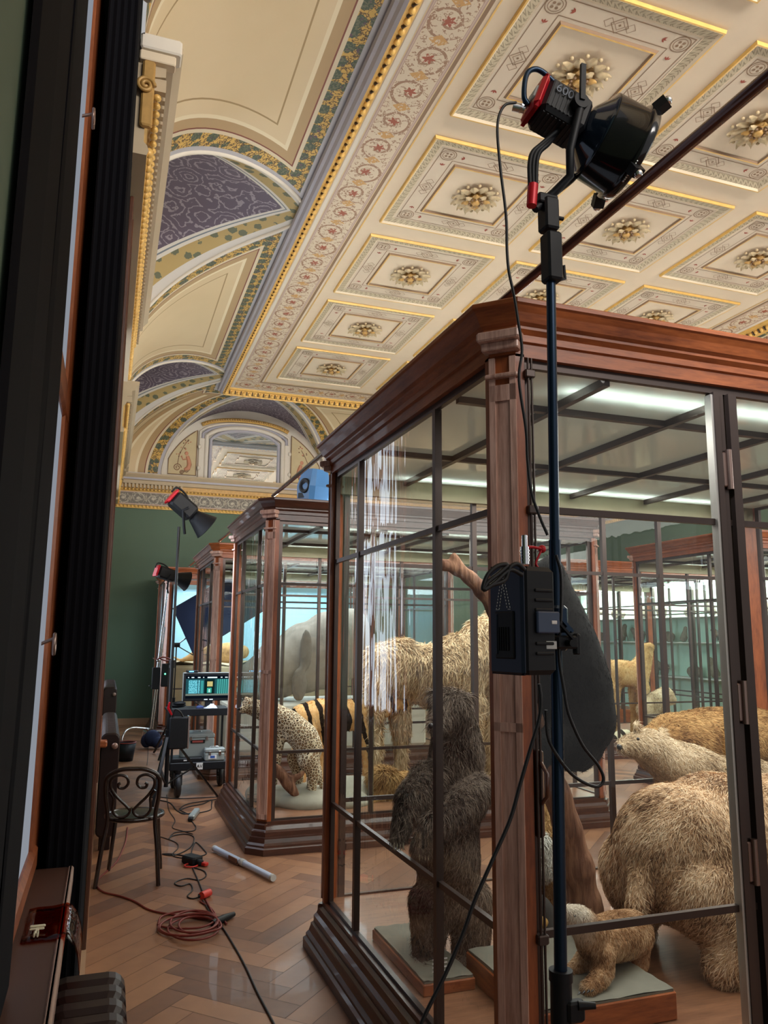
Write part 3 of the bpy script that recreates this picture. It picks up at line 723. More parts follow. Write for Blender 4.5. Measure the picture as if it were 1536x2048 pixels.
# ================================================================== DISPLAY CASES
def octo(x0, y0, x1, y1, c):
    return [(x0+c,y0),(x1-c,y0),(x1,y0+c),(x1,y1-c),(x1-c,y1),(x0+c,y1),(x0,y1-c),(x0,y0+c)]
def octo_sweep(mb, x0, y0, x1, y1, c, prof, m=0):     # mouldings run round a plan with cut corners
    rings = []
    for o, z in prof: rings.append([(x, y, z) for x, y in octo(x0-o, y0-o, x1+o, y1+o, c+o*.586)])
    vs = [p for r in rings for p in r]; fs = []
    for i in range(len(rings)-1):
        for j in range(8): fs.append((i*8+j, i*8+(j+1)%8, (i+1)*8+(j+1)%8, (i+1)*8+j))
    return mb.add(vs, fs, m)
ZG0, ZG1 = .24, 2.785
def tube_light(p, q):
    mb = MB(); mb.tube([p, q], .014, 8); return mb
def display_case(label, x0, y0, x1, y1, xm, ym, wt='mahogh', tint=None, lit=22, back=None, floor='parquet', bars=(2.21, .79), xdoor=None, roof=True, group='tall glass display cases'):
    t = thing('display_case', label, 'display case', ((x0+x1)/2, (y0+y1)/2, 0), None)
    c = .07
    b = MB(); octo_sweep(b, x0, y0, x1, y1, c, [(.10,0),(.10,.05),(.085,.06),(.085,.075),(.07,.09),(.06,.12),(.06,.13),(.045,.135),(.045,.17),(.03,.185),(.02,.21),(.0,.22),(0,.245),(-.04,.245)])
    b.add([(x, y, .245) for x, y in octo(x0+.04, y0+.04, x1-.04, y1-.04, c)], [tuple(range(8))], 0); b.build('base_moulding', MT['dwood'], t)
    b = MB().box((x0+.05, y0+.05, .245), (x1-.05, y1-.05, .25)); b.build('case_floor', MT[floor] if floor != 'parquet' else MT['casefloor'], t)
    b = MB(); octo_sweep(b, x0, y0, x1, y1, c, [(-.05,ZG1-.02),(0,ZG1-.02),(0,ZG1+.03),(.012,ZG1+.035),(.012,ZG1+.06),(.03,ZG1+.075),(.03,ZG1+.085),(.045,ZG1+.095),(.06,ZG1+.125),(.075,ZG1+.145),(.085,ZG1+.15),(.085,ZG1+.165),(.08,ZG1+.17),(-.05,ZG1+.17),(-.05,ZG1-.02)])
    b.build('cornice', MT[wt], t)
    for sx, sy in ((0,0),(1,0),(1,1),(0,1)):      # corner posts: splayed outer face with a sunk panel
        cx = x1 if sx else x0; cy = y1 if sy else y0; ix = -1 if sx else 1; iy = -1 if sy else 1
        b = MB(); w = .105
        pl = [(cx+ix*c, cy), (cx+ix*w, cy), (cx+ix*w, cy+iy*.03), (cx+ix*.03, cy+iy*w), (cx, cy+iy*w), (cx, cy+iy*c)]
        vs = [(x, y, .245) for x, y in pl] + [(x, y, ZG1-.01) for x, y in pl]
        fs = [(i, (i+1)%6, 6+(i+1)%6, 6+i) for i in range(6)] + [tuple(range(6)), tuple(range(6, 12))]
        b.add(vs, fs, 0)
        dv = Vector((-ix, -iy, 0)).normalized(); av = Vector((iy, -ix, 0)).normalized()*1.0; mid = Vector((cx+ix*c/2, cy+iy*c/2, 0)); hw = c*.5*math.sqrt(2)
        mt = Matrix((av, dv, Vector((0,0,1)))).transposed().to_4x4(); mt.translation = mid
        for a0, a1 in ((-hw, -hw+.022), (hw-.022, hw)): b.box((a0, 0, .26), (a1, .010, ZG1-.02), 1, mt)
        for zz0, zz1 in ((.26, .30), (1.44, 1.47), (2.6, 2.66)): b.box((-hw, 0, zz0), (hw, .010, zz1), 1, mt)
        b.box((-hw+.022, 0, .3), (hw-.022, .002, 2.6), 1, mt)
        b.bbox((-hw-.012, -.01, ZG1-.10), (hw+.012, .026, ZG1-.085), .004, 1, mt); b.bbox((-hw-.02, -.01, ZG1+.0), (hw+.02, .04, ZG1+.03), .004, 1, mt)
        b.bbox((-hw-.03, -.01, ZG1+.03), (hw+.03, .065, ZG1+.065), .006, 1, mt)
        for zz, o in ((.0,.075),(.06,.06),(.12,.045),(.17,.03)): b.bbox((-hw-o*.3, -.01, zz), (hw+o*.3, o, zz+.06), .008, 2, mt)
        b.build('corner_post', [MT['mahog'], MT['oak'], MT['dwood']], t)
    w = .035
    def face(fx, horiz, mull, nm, coord, out):     # metal glazing frame on one face
        b = MB(); g = MB()
        lo, hi = (x0+.105, x1-.105) if horiz else (y0+.105, y1-.105)
        def bx(a0, a1, z0, z1, d0=-.012, d1=.012, m=0):
            if horiz: b.box((a0, coord+d0, z0), (a1, coord+d1, z1), m)
            else: b.box((coord+d0, a0, z0), (coord+d1, a1, z1), m)
        bx(lo, lo+w, ZG0, ZG1); bx(hi-w, hi, ZG0, ZG1); bx(lo+w, hi-w, ZG0, ZG0+.02); bx(lo+w, hi-w, ZG1-.05, ZG1)
        for q in mull: bx(q-.016, q+.016, ZG0+.02, ZG1-.05, -.016, .016); 
        for z in bars: bx(lo+w, hi-w, z-.012, z+.012, -.010, .010)
        # slim inner glazing beads of a paler metal
        for q in list(mull): bx(q+.016, q+.030, ZG0+.02, ZG1-.05, .002, .010, 1) if out < 0 else None
        b.build('glazing_frame', [MT['steel'], MT['steel2']], t)
        e = .0
        cs = [lo+w] + list(mull) + [hi-w]
        for i in range(len(cs)-1):
            a0, a1 = cs[i], cs[i+1]
            if horiz: g.add([(a0, coord, ZG0+.02), (a1, coord, ZG0+.02), (a1, coord, ZG1-.05), (a0, coord, ZG1-.05)], [(0,1,2,3)], 0)
            else: g.add([(coord, a0, ZG0+.02), (coord, a1, ZG0+.02), (coord, a1, ZG1-.05), (coord, a0, ZG1-.05)], [(0,1,2,3)], 0)
        g.build('glass_pane', MT['glass'], t)
    face(0, True, xm, 'front', y0+.035, -1)
    if back is None: face(1, True, xm, 'back', y1-.035, 1)
    face(2, False, ym, 'left', x0+.035, -1)
    face(3, False, ym, 'right', x1-.035, 1)
    if back: MB().box((x0+.06, y1-.09, .25), (x1-.06, y1-.07, ZG1)).build('back_panel', MT[back], t)
    if roof:
        b = MB(); zr = ZG1-.045
        for yy in (y0+.48, y0+1.48 if y1-y0 > 1.9 else (y0+y1)/2+.3): b.box((x0+.06, yy-.015, zr-.015), (x1-.06, yy+.015, zr+.015))
        k = x0+.5
        while k < x1-.3: b.box((k-.015, y0+.06, zr-.02), (k+.015, y1-.06, zr+.02)); k += .62
        b.box((x0+.06, y1-.10, zr-.10), (x1-.06, y1-.06, zr+.03), 1)
        b.build('roof_bars', [MT['steel'], MT['steel2']], t)
        MB().box((x0+.06, y0+.06, zr+.012), (x1-.06, y1-.06, zr+.018)).build('frosted_roof_pane', MT['frost'], t)
        for yy in (() if y0 > 3 else (y0+.24, y1-.20)): MB().box((x0+.42, yy-.07, zr+.074), (x1-.42, yy+.07, zr+.080)).box((x0+.42, yy-.075, zr+.045), (x1-.42, yy-.07, zr+.080)).box((x0+.42, yy+.07, zr+.045), (x1-.42, yy+.075, zr+.080)).build('tube_light_shield', MT['pale'], t)  # unseen covers added to keep the tubes' light off the ceiling
        for yy in (y0+.24, y1-.20): MB().tube([(x0+.45, yy, zr+.045), (x1-.45, yy, zr+.045)], .016, 8).build('fluorescent_tube', MT['tube'], t)
    if lit:
        l = bpy.data.lights.new('case_light', 'AREA'); l.shape = 'RECTANGLE'; l.size = x1-x0-.5; l.size_y = y1-y0-.5; l.energy = lit; l.color = (.74, .88, 1.0) if (y0 > 10 and x0 < 3) else (1.0, .99, .93)
        o = bpy.data.objects.new('case_light', l); C.objects.link(o); o.location = ((x0+x1)/2, (y0+y1)/2, ZG1-.08)
    return t
def m_frost():
    m = bpy.data.materials.new('frosted_glass'); m.use_nodes = True; t = m.node_tree; t.nodes.clear()
    a = t.nodes.new('ShaderNodeBsdfTranslucent'); a.inputs[0].default_value = (.82,.88,.84,1)
    d = t.nodes.new('ShaderNodeBsdfDiffuse'); d.inputs[0].default_value = (.62,.68,.66,1)
    g = t.nodes.new('ShaderNodeBsdfGlossy'); g.inputs['Roughness'].default_value = .08
    m1 = t.nodes.new('ShaderNodeMixShader'); m1.inputs[0].default_value = .5
    lw = t.nodes.new('ShaderNodeLayerWeight'); lw.inputs[0].default_value = .5; f = N(t, lw.outputs['Facing']).pw(3.0)*.6 + .04
    m2 = t.nodes.new('ShaderNodeMixShader'); o = t.nodes.new('ShaderNodeOutputMaterial')
    t.links.new(a.outputs[0], m1.inputs[1]); t.links.new(d.outputs[0], m1.inputs[2]); t.links.new(f.k, m2.inputs[0]); t.links.new(m1.outputs[0], m2.inputs[1]); t.links.new(g.outputs[0], m2.inputs[2]); t.links.new(m2.outputs[0], o.inputs[0]); return m
MT['frost'] = m_frost()
MT['casefloor'] = wood('worn_case_floor', lin(110, 74, 54), lin(150, 106, 78), (1, 6, 6), .35, 3, .2)
XL, XR = 1.27, 4.68
c1 = display_case('big glass case of bears nearest the camera, oak-fronted corner post', XL, 2.38, XR, 4.70, (2.28, 3.30, 3.78), (3.02, 4.10), lit=85)
# hinges, gilt-metal casement and bolt of the front door
for z in (.95, 1.52, 2.42):
    b = MB(); b.bbox((2.262, 2.385, z-.07), (2.285, 2.405, z+.07), .004); b.cyl((2.292, 2.385, z-.08), (2.292, 2.385, z+.08), .013, n=10); b.bbox((2.30, 2.388, z-.05), (2.33, 2.405, z+.05), .004)
    b.build('hinge', MT['hinge'], c1)
b = MB(); b.box((2.236, 2.385, ZG0), (2.262, 2.43, ZG1-.05), 0); b.box((2.31, 2.385, ZG0), (2.35, 2.43, ZG1-.05), 0); b.box((2.225, 2.39, ZG0+.02), (2.236, 2.425, ZG1-.06), 1); b.build('door_stile', [MT['steel'], simple('bright_bead', lin(190,186,180), .35, .5)], c1)
b = MB(); b.bbox((1.385, 2.375, 1.10), (1.415, 2.40, 1.38), .006); b.tube([(1.40, 2.37, 1.34), (1.40, 2.335, 1.31), (1.40, 2.335, 1.24), (1.40, 2.37, 1.21)], .007, 6); b.build('lock_box', MT['dwoodv'], c1)
b = MB(); 
for dx in (0, .014): b.cyl((1.385+dx, 2.372, .26), (1.385+dx, 2.372, 2.76), .0045, n=8)
for z in (.79, 2.2, 2.7): b.bbox((1.37, 2.36, z-.015), (1.41, 2.395, z+.015), .004)
b.build('espagnolette_rod', MT['steel'], c1)
c2 = display_case('glass case with the leopard and tiger, second along the aisle', XL, 6.66, XR, 8.62, (2.25, 3.25, 3.78), (7.2, 8.1), 'dwood', lit=80)
c3 = display_case('glass case behind the monitor cart holding the huge grey seal', XL, 10.2, XR, 12.3, (2.2, 3.2, 3.8), (10.8, 11.7), lit=85)
c4 = display_case('farthest glass case with sky-blue painted backdrop against the end wall', .93, 14.15, XR, 16.3, (2.7,), (15.2,), lit=150, back='backdrop', bars=(.85,), roof=False)
c5 = display_case('glass case across the centre aisle with standing lioness', 6.5, 6.66, 9.7, 8.62, (7.4, 8.3, 9.0), (7.2, 8.1), lit=70)
c6 = display_case('glass case across the centre aisle, beyond the lioness case', 6.5, 10.2, 9.7, 12.3, (7.4, 8.3, 9.0), (10.8, 11.7), lit=70)
for c in (c1, c2, c3, c4, c5, c6): rel(c)
# tie rods running from case top to case top
rods = [((1.32, -.6, 2.995), (1.32, 2.44, 2.995), 'thick brown steel tie rod running overhead to the nearest glass case'), ((1.32, 4.66, 2.99), (1.32, 6.72, 2.99), 'steel tie rod between the bear case and the leopard case'), ((1.32, 8.6, 2.99), (1.32, 10.24, 2.99), 'steel tie rod between leopard case and seal case'), ((1.32, 12.26, 2.99), (1.32, 14.2, 2.99), 'steel tie rod between the seal case and blue-backed case')]
for p, q, lab in rods:
    o = MB().cyl(p, q, .017, n=16).build('tie_rod', MT['rodm'] if 'rodm' in MT else MT.setdefault('rodm', simple('brown_gloss_steel', lin(110, 66, 58), .22, .3, .05, coat=.7))); tag(o, lab, 'rod', 'tie rods joining the case tops')
# small loudspeaker on top of the second case
t = thing('loudspeaker', 'small blue-sided loudspeaker standing on top of the leopard case', 'loudspeaker', (1.72, 6.85, 2.975))
b = MB(); mt = Matrix.Translation((1.72, 6.85, 2.975)) @ Matrix.Rotation(R(-62), 4, 'Z') @ Matrix.Rotation(R(6), 4, 'Y')
pr = [(-.11,-.10),(.07,-.12),(.10,-.08),(.10,.08),(.07,.12),(-.11,.10)]
vs = [mt @ Vector((x, y, 0.0)) for x, y in pr] + [mt @ Vector((x*1.1, y*1.1, .14)) for x, y in pr] + [mt @ Vector((x*.85, y*.8, .30)) for x, y in pr]
b.add(vs, [(i, (i+1)%6, 6+(i+1)%6, 6+i) for i in range(6)] + [(6+i, 6+(i+1)%6, 12+(i+1)%6, 12+i) for i in range(6)] + [tuple(range(6)), tuple(range(12, 18))], 0); b.build('cabinet', MT['bluepl'], t)
b = MB(); b.lathe([(.001,.0),(.03,.0),(.05,.012),(.068,.014),(.07,0)], mt @ Matrix.Translation((0,-.118,.14)) @ Matrix.Rotation(R(90), 4, 'X'), 20); b.bbox((-.09,-.115,.03),(.08,-.108,.075), .003, 0, mt); b.build('speaker_cone', MT['black'], t)
rel(t)
# wall cabinet with shelves of small animals along the right wall
t = thing('wall_cabinet', 'long wall cabinet with mint-green back and shelves of small animals', 'cabinet', (10.7, 11.5, 0))
yc0, yc1 = 6.4, 16.5
MB().box((10.97, yc0, .3), (10.995, yc1, 2.95)).build('back_panel', MT['mint'], t)
b = MB(); b.bbox((10.4, yc0, 0), (10.99, yc1, .3), .02); b.bbox((10.36, yc0-.03, 2.92), (10.99, yc1, 3.25), .04); b.build('carcass', MT['mahogh'], t)
for z in (1.04, 1.71, 2.2): MB().bbox((10.55, yc0+.05, z-.02), (10.97, yc1-.05, z), .004).build('shelf', MT['pale'], t)
b = MB(); y = yc0
while y < yc1: b.box((10.40, y-.035, .3), (10.45, y+.035, 2.92)); y += 1.12
for z in (.8, 2.45): b.box((10.41, yc0, z-.012), (10.44, yc1, z+.012))
b.build('glazing_frame', MT['steel'], t); MB().add([(10.42, yc0, .3), (10.42, yc1, .3), (10.42, yc1, 2.92), (10.42, yc0, 2.92)], [(0,1,2,3)]).build('glass_pane', MT['glass'], t)
MB().tube([(10.6, yc0+.2, 2.86), (10.6, yc1-.2, 2.86)], .018, 8).build('fluorescent_tube', MT['tube'], t)
l = bpy.data.lights.new('case_light', 'AREA'); l.shape = 'RECTANGLE'; l.size = .25; l.size_y = yc1-yc0-.3; l.energy = 260; l.color = (.86, 1.0, .95)
o = bpy.data.objects.new('case_light', l); C.objects.link(o); o.location = (10.62, (yc0+yc1)/2, 2.83); o.rotation_euler = (0, R(18), 0)
rel(t)
# ================================================================== WINDOW SIDE: cloths, radiators, chair
def cloth(name, pts0, pts1, lab, cat):     # thick hanging cloth: plan curve pts0 at the top, pts1 at the foot
    mb = MB(); n = len(pts0); rows = []
    for k in range(9):
        f = k/8; rows.append([tuple(Vector(a)*(1-f) + Vector(b2)*f) for a, b2 in zip(pts0, pts1)])
    mb.grid(rows, 0)
    return tag(mb.build(name, MT['blackc']), lab, cat)
# boxed-in drape on the pier between the windows (closed volume with folds)
plan = [(-.160, 3.30)]
for i in range(9): plan.append((-.160 + .130*(i+.5)/9, 3.30 + (.006 if i%2 else -.006)))
plan.append((-.03, 3.31))
for i in range(16): plan.append((-.03 + (.005 if i%2 else -.004), 3.31 + 1.25*(i+1)/17))
plan += [(-.03, 4.60), (-.160, 4.60)]
mb = MB(); k = len(plan)
vs = []
for z in (0.0, 1.4, 2.9, 4.3, 5.6): vs += [(x, y, z) for x, y in plan]
fs = [(i*k+j, i*k+(j+1)%k, (i+1)*k+(j+1)%k, (i+1)*k+j) for i in range(4) for j in range(k)]; fs += [tuple(range(k)), tuple(range(4*k, 5*k))]
mb.add(vs, fs, 0)
tag(mb.build('blackout_drape', MT['blackc']), 'black blackout cloth wrapped round the pier beyond the near window sill', 'cloth')
mb = MB(); pl = [(-.188, 1.34), (-.176, 1.36), (-.170, 1.6), (-.175, 1.9), (-.168, 2.2), (-.17, 2.58), (-.185, 2.60), (-.195, 2.0)]
vs = []
for z, sh in ((.92, -.38), (1.5, -.28), (2.4, -.24), (3.8, -.30), (5.4, -.32)): vs += [(x, y + (sh if y > 2.1 else 0), z) for x, y in pl]
k = len(pl); fs = [(i*k+j, i*k+(j+1)%k, (i+1)*k+(j+1)%k, (i+1)*k+j) for i in range(4) for j in range(k)] + [tuple(range(k)), tuple(range(4*k, 5*k))]
mb.add(vs, fs, 0); tag(mb.build('blackout_drape', MT['blackc']), 'black blackout cloth hanging over the nearest window at the left edge', 'cloth')
o = MB().bbox((-.028, 4.66, .0), (-.002, 6.9, 4.42), .006).bbox((-.004, 4.72, .95), (.004, 6.84, 4.3), .004).build('window_shutter', MT['dwoodv']); tag(o, 'dark folded window shutter against the pier behind the black cloth', 'shutter')
def radiator(x0, x1, y0, y1, z0, z1, lab, pitch=.055, valve=True):
    t = thing('radiator', lab, 'radiator', ((x0+x1)/2, (y0+y1)/2, 0), None)
    n = int((y1-y0)/pitch); mb = MB()
    for i in range(n):
        yc = y0 + (i+.5)*(y1-y0)/n; h = pitch*.44; r = .05; xs = (x0, x1)
        # one cast section: rounded slab with two vertical columns
        pts = []
        for cx, cz, a0 in ((x1-r, z1-r, 0), (x0+r, z1-r, 90), (x0+r, z0+r, 180), (x1-r, z0+r, 270)):
            for q in range(5): a = R(a0 + q*22.5); pts.append((cx+r*math.cos(a), cz+r*math.sin(a)))
        kk = len(pts); cxm, czm = (x0+x1)/2, (z0+z1)/2
        vs = []
        for yy, s in ((yc-h, .90), (yc-h*.55, 1.0), (yc+h*.55, 1.0), (yc+h, .90)):
            vs += [(cxm+(px-cxm)*s, yy, czm+(pz-czm)*(1-(1-s)*.35)) for px, pz in pts]
        fs = [(a*kk+j, a*kk+(j+1)%kk, (a+1)*kk+(j+1)%kk, (a+1)*kk+j) for a in range(3) for j in range(kk)] + [tuple(range(kk)), tuple(range(3*kk, 4*kk))]
        mb.add(vs, fs, 0)
    mb.build('sections', MT['radiator'], t)
    for yy in (y0+.12, y1-.12): MB().bbox((x0+.03, yy-.02, 0), (x1-.03, yy+.02, z0+.02), .006).build('foot', MT['radiator'], t)
    if valve: MB().cyl((x1-.04, y0-.03, z1-.10), (x1-.04, y0+.02, z1-.10), .018, n=12).ball((x1-.04, y0-.045, z1-.10), .026, 8).build('bleed_valve', simple('pale_valve', lin(150,120,110), .3, .3) if 'pale_valve' not in bpy.data.materials else bpy.data.materials['pale_valve'], t)
    return rel(t)
radiator(-.10, .12, 1.25, 2.74, .08, .73, 'dark brown ribbed radiator under the nearest window sill, lower left corner', .092, False)
radiator(.01, .16, 7.05, 8.95, .12, .95, 'dark brown ribbed radiator against the wall behind the bentwood chair')
radiator(.01, .20, 12.4, 14.6, .12, 1.0, 'far dark brown radiator by the end wall beside the black bin')
# amber gel sheet clipped on the sill, and the clip
mb = MB(); rows = []; pr = [(-.175,.9035),(-.15,.905),(-.11,.9035),(-.085,.907),(-.066,.912),(-.05,.905),(-.035,.885),(-.022,.85),(-.014,.80)]
for j in range(7):
    y = 2.52 + .30*j/6; rows.append([(x, y + .0*x, z + .002*math.sin(j*2+i)) for i, (x, z) in enumerate(pr)])
mb.grid(rows); o = mb.build('gel_sheet', MT['gel']); tag(o, 'amber-red plastic gel sheet draped over the near window sill', 'plastic sheet')
o.modifiers.new('s', 'SOLIDIFY').thickness = .0008
t = thing('spring_clip', 'ivory plastic spring clip lying on the amber sheet on the sill', 'clip', (-.14, 2.70, .908))
p = onz(75, 1852, .915)
MB().bbox((p.x-.020, p.y-.006, .912), (p.x+.022, p.y+.004, .918), .002).bbox((p.x-.020, p.y-.018, .909), (p.x+.020, p.y-.010, .914), .002).build('jaw', MT['ivory'], t)
MB().bbox((p.x-.004, p.y-.055, .906), (p.x+.006, p.y-.004, .913), .002).bbox((p.x-.006, p.y-.075, .908), (p.x-.001, p.y-.05, .920), .002).bbox((p.x+.003, p.y-.075, .908), (p.x+.008, p.y-.05, .920), .002).build('handle', MT['ivory'], t)
rel(t)
# bentwood chair with scrolled back
t = thing('bentwood_chair', 'dark bentwood chair with scrolled heart back beside the radiator', 'chair', (.28, 6.3, 0))
ct = Matrix.Translation((.275, 6.30, 0)) @ Matrix.Rotation(R(-9), 4, 'Z'); cp = lambda x, y, z: ct @ Vector((x, y, z))
b = MB(); n = 28; ring = [(.20*math.cos(a)*(1+.05*math.sin(a)), .20*math.sin(a)) for a in [2*PI*i/n for i in range(n)]]
b.tube([cp(x, y+.02, .44) for x, y in ring], .017, 8, closed=True); b.build('seat_ring', MT['bent'], t)
vs = [cp(x*.97, y*.97+.02, .450) for x, y in ring] + [cp(x*.5, y*.5+.02, .444) for x, y in ring]; b = MB(); b.add(vs, [(i, (i+1)%n, n+(i+1)%n, n+i) for i in range(n)] + [tuple(range(n, 2*n))], 0); b.add([cp(x*.97, y*.97+.02, .436) for x, y in ring], [tuple(range(n))], 0); b.build('seat', MT['bent'], t)
# rear legs and top hoop are one bent rod
hoop = crv([(-.215,-.21,0),(-.19,-.185,.25),(-.165,-.165,.45),(-.185,-.185,.62),(-.180,-.20,.74),(-.10,-.215,.795),(0,-.22,.805),(.10,-.215,.795),(.180,-.20,.74),(.185,-.185,.62),(.165,-.165,.45),(.19,-.185,.25),(.215,-.21,0)], 8)
MB().tube([cp(*p) for p in hoop], .0155, 10).build('back_hoop_and_rear_legs', MT['bent'], t)
def by(z): return -.17 - .05*(z-.45)/.35
def bp(x, z): return cp(x, by(z), z)
for s in (-1, 1):
    leaf = crv([(s*.085,0,.705),(s*.10,0,.695),(s*.09,0,.672),(s*.055,0,.672),(s*.030,0,.705),(s*.045,0,.748),(s*.095,0,.762),(s*.145,0,.735),(s*.150,0,.68),(s*.11,0,.615),(s*.05,0,.555),(s*.012,0,.515)], 8)
    MB().tube([bp(p.x, p.z) for p in leaf], .0105, 8).build('back_scroll', MT['bent'], t)
    h = crv([(s*.012,0,.53),(s*.014,0,.495),(s*.045,0,.468),(s*.095,0,.47),(s*.128,0,.505),(s*.130,0,.55),(s*.128,0,.60),(s*.158,0,.65)], 8)
    MB().tube([bp(p.x, p.z) for p in h], .0105, 8).build('back_scroll', MT['bent'], t)
    MB().tube([cp(*p) for p in crv([(s*.15,.165,.43),(s*.165,.18,.25),(s*.19,.215,0)], 6)], [.017]*6+[.015]*6+[.013], 8).build('front_leg', MT['bent'], t)
rel(t)
# ================================================================== FILM EQUIPMENT
def frame_from(axis, up=(0,0,1)):      # matrix whose local x runs along axis, z near up
    x = Vector(axis).normalized(); y = Vector(up).cross(x).normalized(); z = x.cross(y)
    return Matrix((x, y, z)).transposed().to_4x4()
BM, NV = MT['black'], MT['navy']
# --- big lamp head above the nearest case
PX, PY = 1.165, 1.85
t = thing('studio_lamp', 'black studio lamp head with red back plate and wide reflector, high on the nearest stand', 'lamp', (PX, PY, 2.95))
ax = (AX*.907 - AY*.40 + AZ*.20).normalized(); fm_ = frame_from(ax); lc = at(1134, 238, PY); fm_.translation = lc; fr_ = fm_.copy(); fm_ = fm_ @ Matrix.Diagonal((.68, .90, .90, 1))
b = MB(); b.bbox((-.15,-.065,-.065),(.075,.065,.065), .016, 0, fm_)
for k in range(9): b.box((-.13+k*.02,-.068,-.05),(-.122+k*.02,.068,.05), 0, fm_)
for k in range(9): b.box((-.13+k*.02,-.05,-.069),(-.122+k*.02,.05,.069), 0, fm_)
b.build('lamp_body', BM, t)
b = MB(); b.bbox((-.185,-.066,-.068),(-.15,.066,.068), .018, 0, fm_); b.bbox((-.192,-.035,-.02),(-.18,.035,.03), .004, 1, fm_); b.build('back_plate', [MT['red'], MT['labelw']], t, 'bright red back plate')
b = MB(); q = lambda x, y, z: fm_ @ Vector((x, y, z))
b.tube([q(*p) for p in crv([(-.03,0,.072),(-.10,0,.100),(-.19,0,.118),(-.235,0,.10),(-.245,0,.06),(-.22,0,-.01),(-.19,0,-.03)], 6)], .0085, 8); b.build('carry_handle', NV, t)
b = MB(); b.cyl(q(-.192,.02,-.035), q(-.245,.03,-.04), .013, n=14); b.cyl(q(-.205,.02,-.035), q(-.215,.02,-.035), .017, n=14); b.build('power_connector', MT['chrome'], t)
b = MB(); b.lathe([(.035,.07),(.06,.08),(.078,.09),(.125,.142),(.143,.15),(.143,.155)], fm_ @ Matrix.Rotation(R(90), 4, 'Y'), 40, 0); b.build('reflector_cone', simple('blue_black_gloss', (.02,.035,.06), .12, .5, .1, coat=.6), t)
b = MB(); b.lathe([(.130,.15),(.143,.15),(.146,.155),(.150,.30),(.160,.305),(.164,.312),(.164,.340),(.158,.348),(.143,.348),(.140,.31),(.12,.16)], fm_ @ Matrix.Rotation(R(90), 4, 'Y'), 48, 0); b.build('reflector_drum', simple('black_gloss', (.01,.01,.012), .18, .3, .1, coat=.5), t)
b = MB(); b.lathe([(.0001,.20),(.08,.20),(.118,.20)], fm_ @ Matrix.Rotation(R(90), 4, 'Y'), 32, 0); b.build('lamp_face', emis('lit_lamp_face', (.80,.88,1.0), 14.), t)
for k in range(4):
    a = PI/4*1.2 + k*PI/2; c0 = q(.325, .155*math.cos(a), .155*math.sin(a)); c1_ = q(.345, .196*math.cos(a), .196*math.sin(a))
    b = MB(); b.bar(c0, c1_, .035, .03, 0); b.ball(c1_, .014, 8, 1); b.build('accessory_clip', [BM, MT['chrome']], t)
b = MB()
for k in range(10):
    a = -2.35 + k*.05; e = q(.322, .164*math.cos(a), .164*math.sin(a)); b.ball(e, .0035, 6)
b.build('rivets', MT['chrome'], t)
b = MB(); sp = at(1093, 412, PY)
hub = q(0, -.085, -.005); b.tube([hub, hub + Vector((0,0,-.02)), at(1140, 300, PY-.06), at(1140, 352, PY-.05), at(1108, 385, PY), at(1070, 418, PY)], [.013]*6, 8)
hub2 = q(0, .085, -.005); b.tube(crv([hub2, at(1165, 320, PY+.1), at(1150, 352, PY+.08), at(1110, 385, PY)], 5), .011, 8); b.bbox(tuple(sp - Vector((.035,.02,.0))), tuple(sp + Vector((.03,.02,.03))), .004); b.build('yoke', BM, t)
b = MB(); b.cyl(q(0,-.062,0), q(0,-.10,0), .024, n=18); b.bar(q(0,-.10,0), q(.0,-.105,0)+Vector((.005,0,.115)), .016, .010); b.build('tilt_lock_lever', BM, t)
b = MB(); 
for k in (-1,0,1): b.tube(crv([q(-.02,k*.012,-.062), at(1090+k*7, 288, PY-.02), at(1072+k*7, 305, PY-.02), at(1066+k*7, 330, PY-.02), at(1066+k*6, 372, PY-.02)], 5), .0068, 8)
b.build('front_handle', BM, t); b = MB(); b.tube([at(1066, 370, PY-.02), at(1063, 412, PY-.02)], [.016,.015], 12); b.build('handle_grip', MT['red'], t, 'red handle grip')
rm3 = fm_.copy()
side = Matrix((ax, fr_.to_3x3().col[2], fr_.to_3x3().col[1]*-1)).transposed().to_4x4()
text('600d', .040, MT['labelw'] if False else simple('grey_print', (.09,.11,.15), .5), t, q(-.06,-.072,.022), side)
spot('lamp_beam', tuple(q(.38,0,0)), tuple(q(3,0,0)), 60, (.86,.92,1.0), 95, .6, .10)
rel(t)
# --- its stand
t = thing('light_stand', 'tall blue-black light stand with clamp knobs in front of the glass case', 'light stand', (1.155, PY, 0))
def sp_(z): return Vector((1.125 + (z-.3)*.0155, PY, z))
MB().cyl(sp_(.82), sp_(2.02), .0165, n=20).build('pole', NV, t); MB().cyl(sp_(1.9), sp_(2.88), .0138, n=20).build('pole', NV, t); MB().cyl(sp_(.12), sp_(.9), .0195, n=20).build('pole', NV, t)
b = MB(); b.cyl(sp_(.80), sp_(.915), .027, n=20); b.cyl(sp_(.90), sp_(.925), .030, n=20); b.bbox(tuple(sp_(.83)+Vector((0,-.035,-.02))), tuple(sp_(.83)+Vector((.05,-.01,.03))), .006); b.tube([sp_(.85)+Vector((.03,-.03,0)), sp_(.85)+Vector((.07,-.045,.0))], [.012,.008], 8); b.build('leg_collar', BM, t)
b = MB(); b.bbox(tuple(sp_(1.72)+Vector((-.022,-.03,0))), tuple(sp_(1.84)+Vector((.024,.022,0))), .008); b.bar(sp_(1.82)+Vector((-.02,-.035,0)), sp_(1.77)+Vector((.028,-.035,0)), .012, .008); b.cyl(sp_(1.775)+Vector((-.0,-.03,0)), sp_(1.775)+Vector((0,-.06,0)), .008); b.build('section_clamp', NV, t)
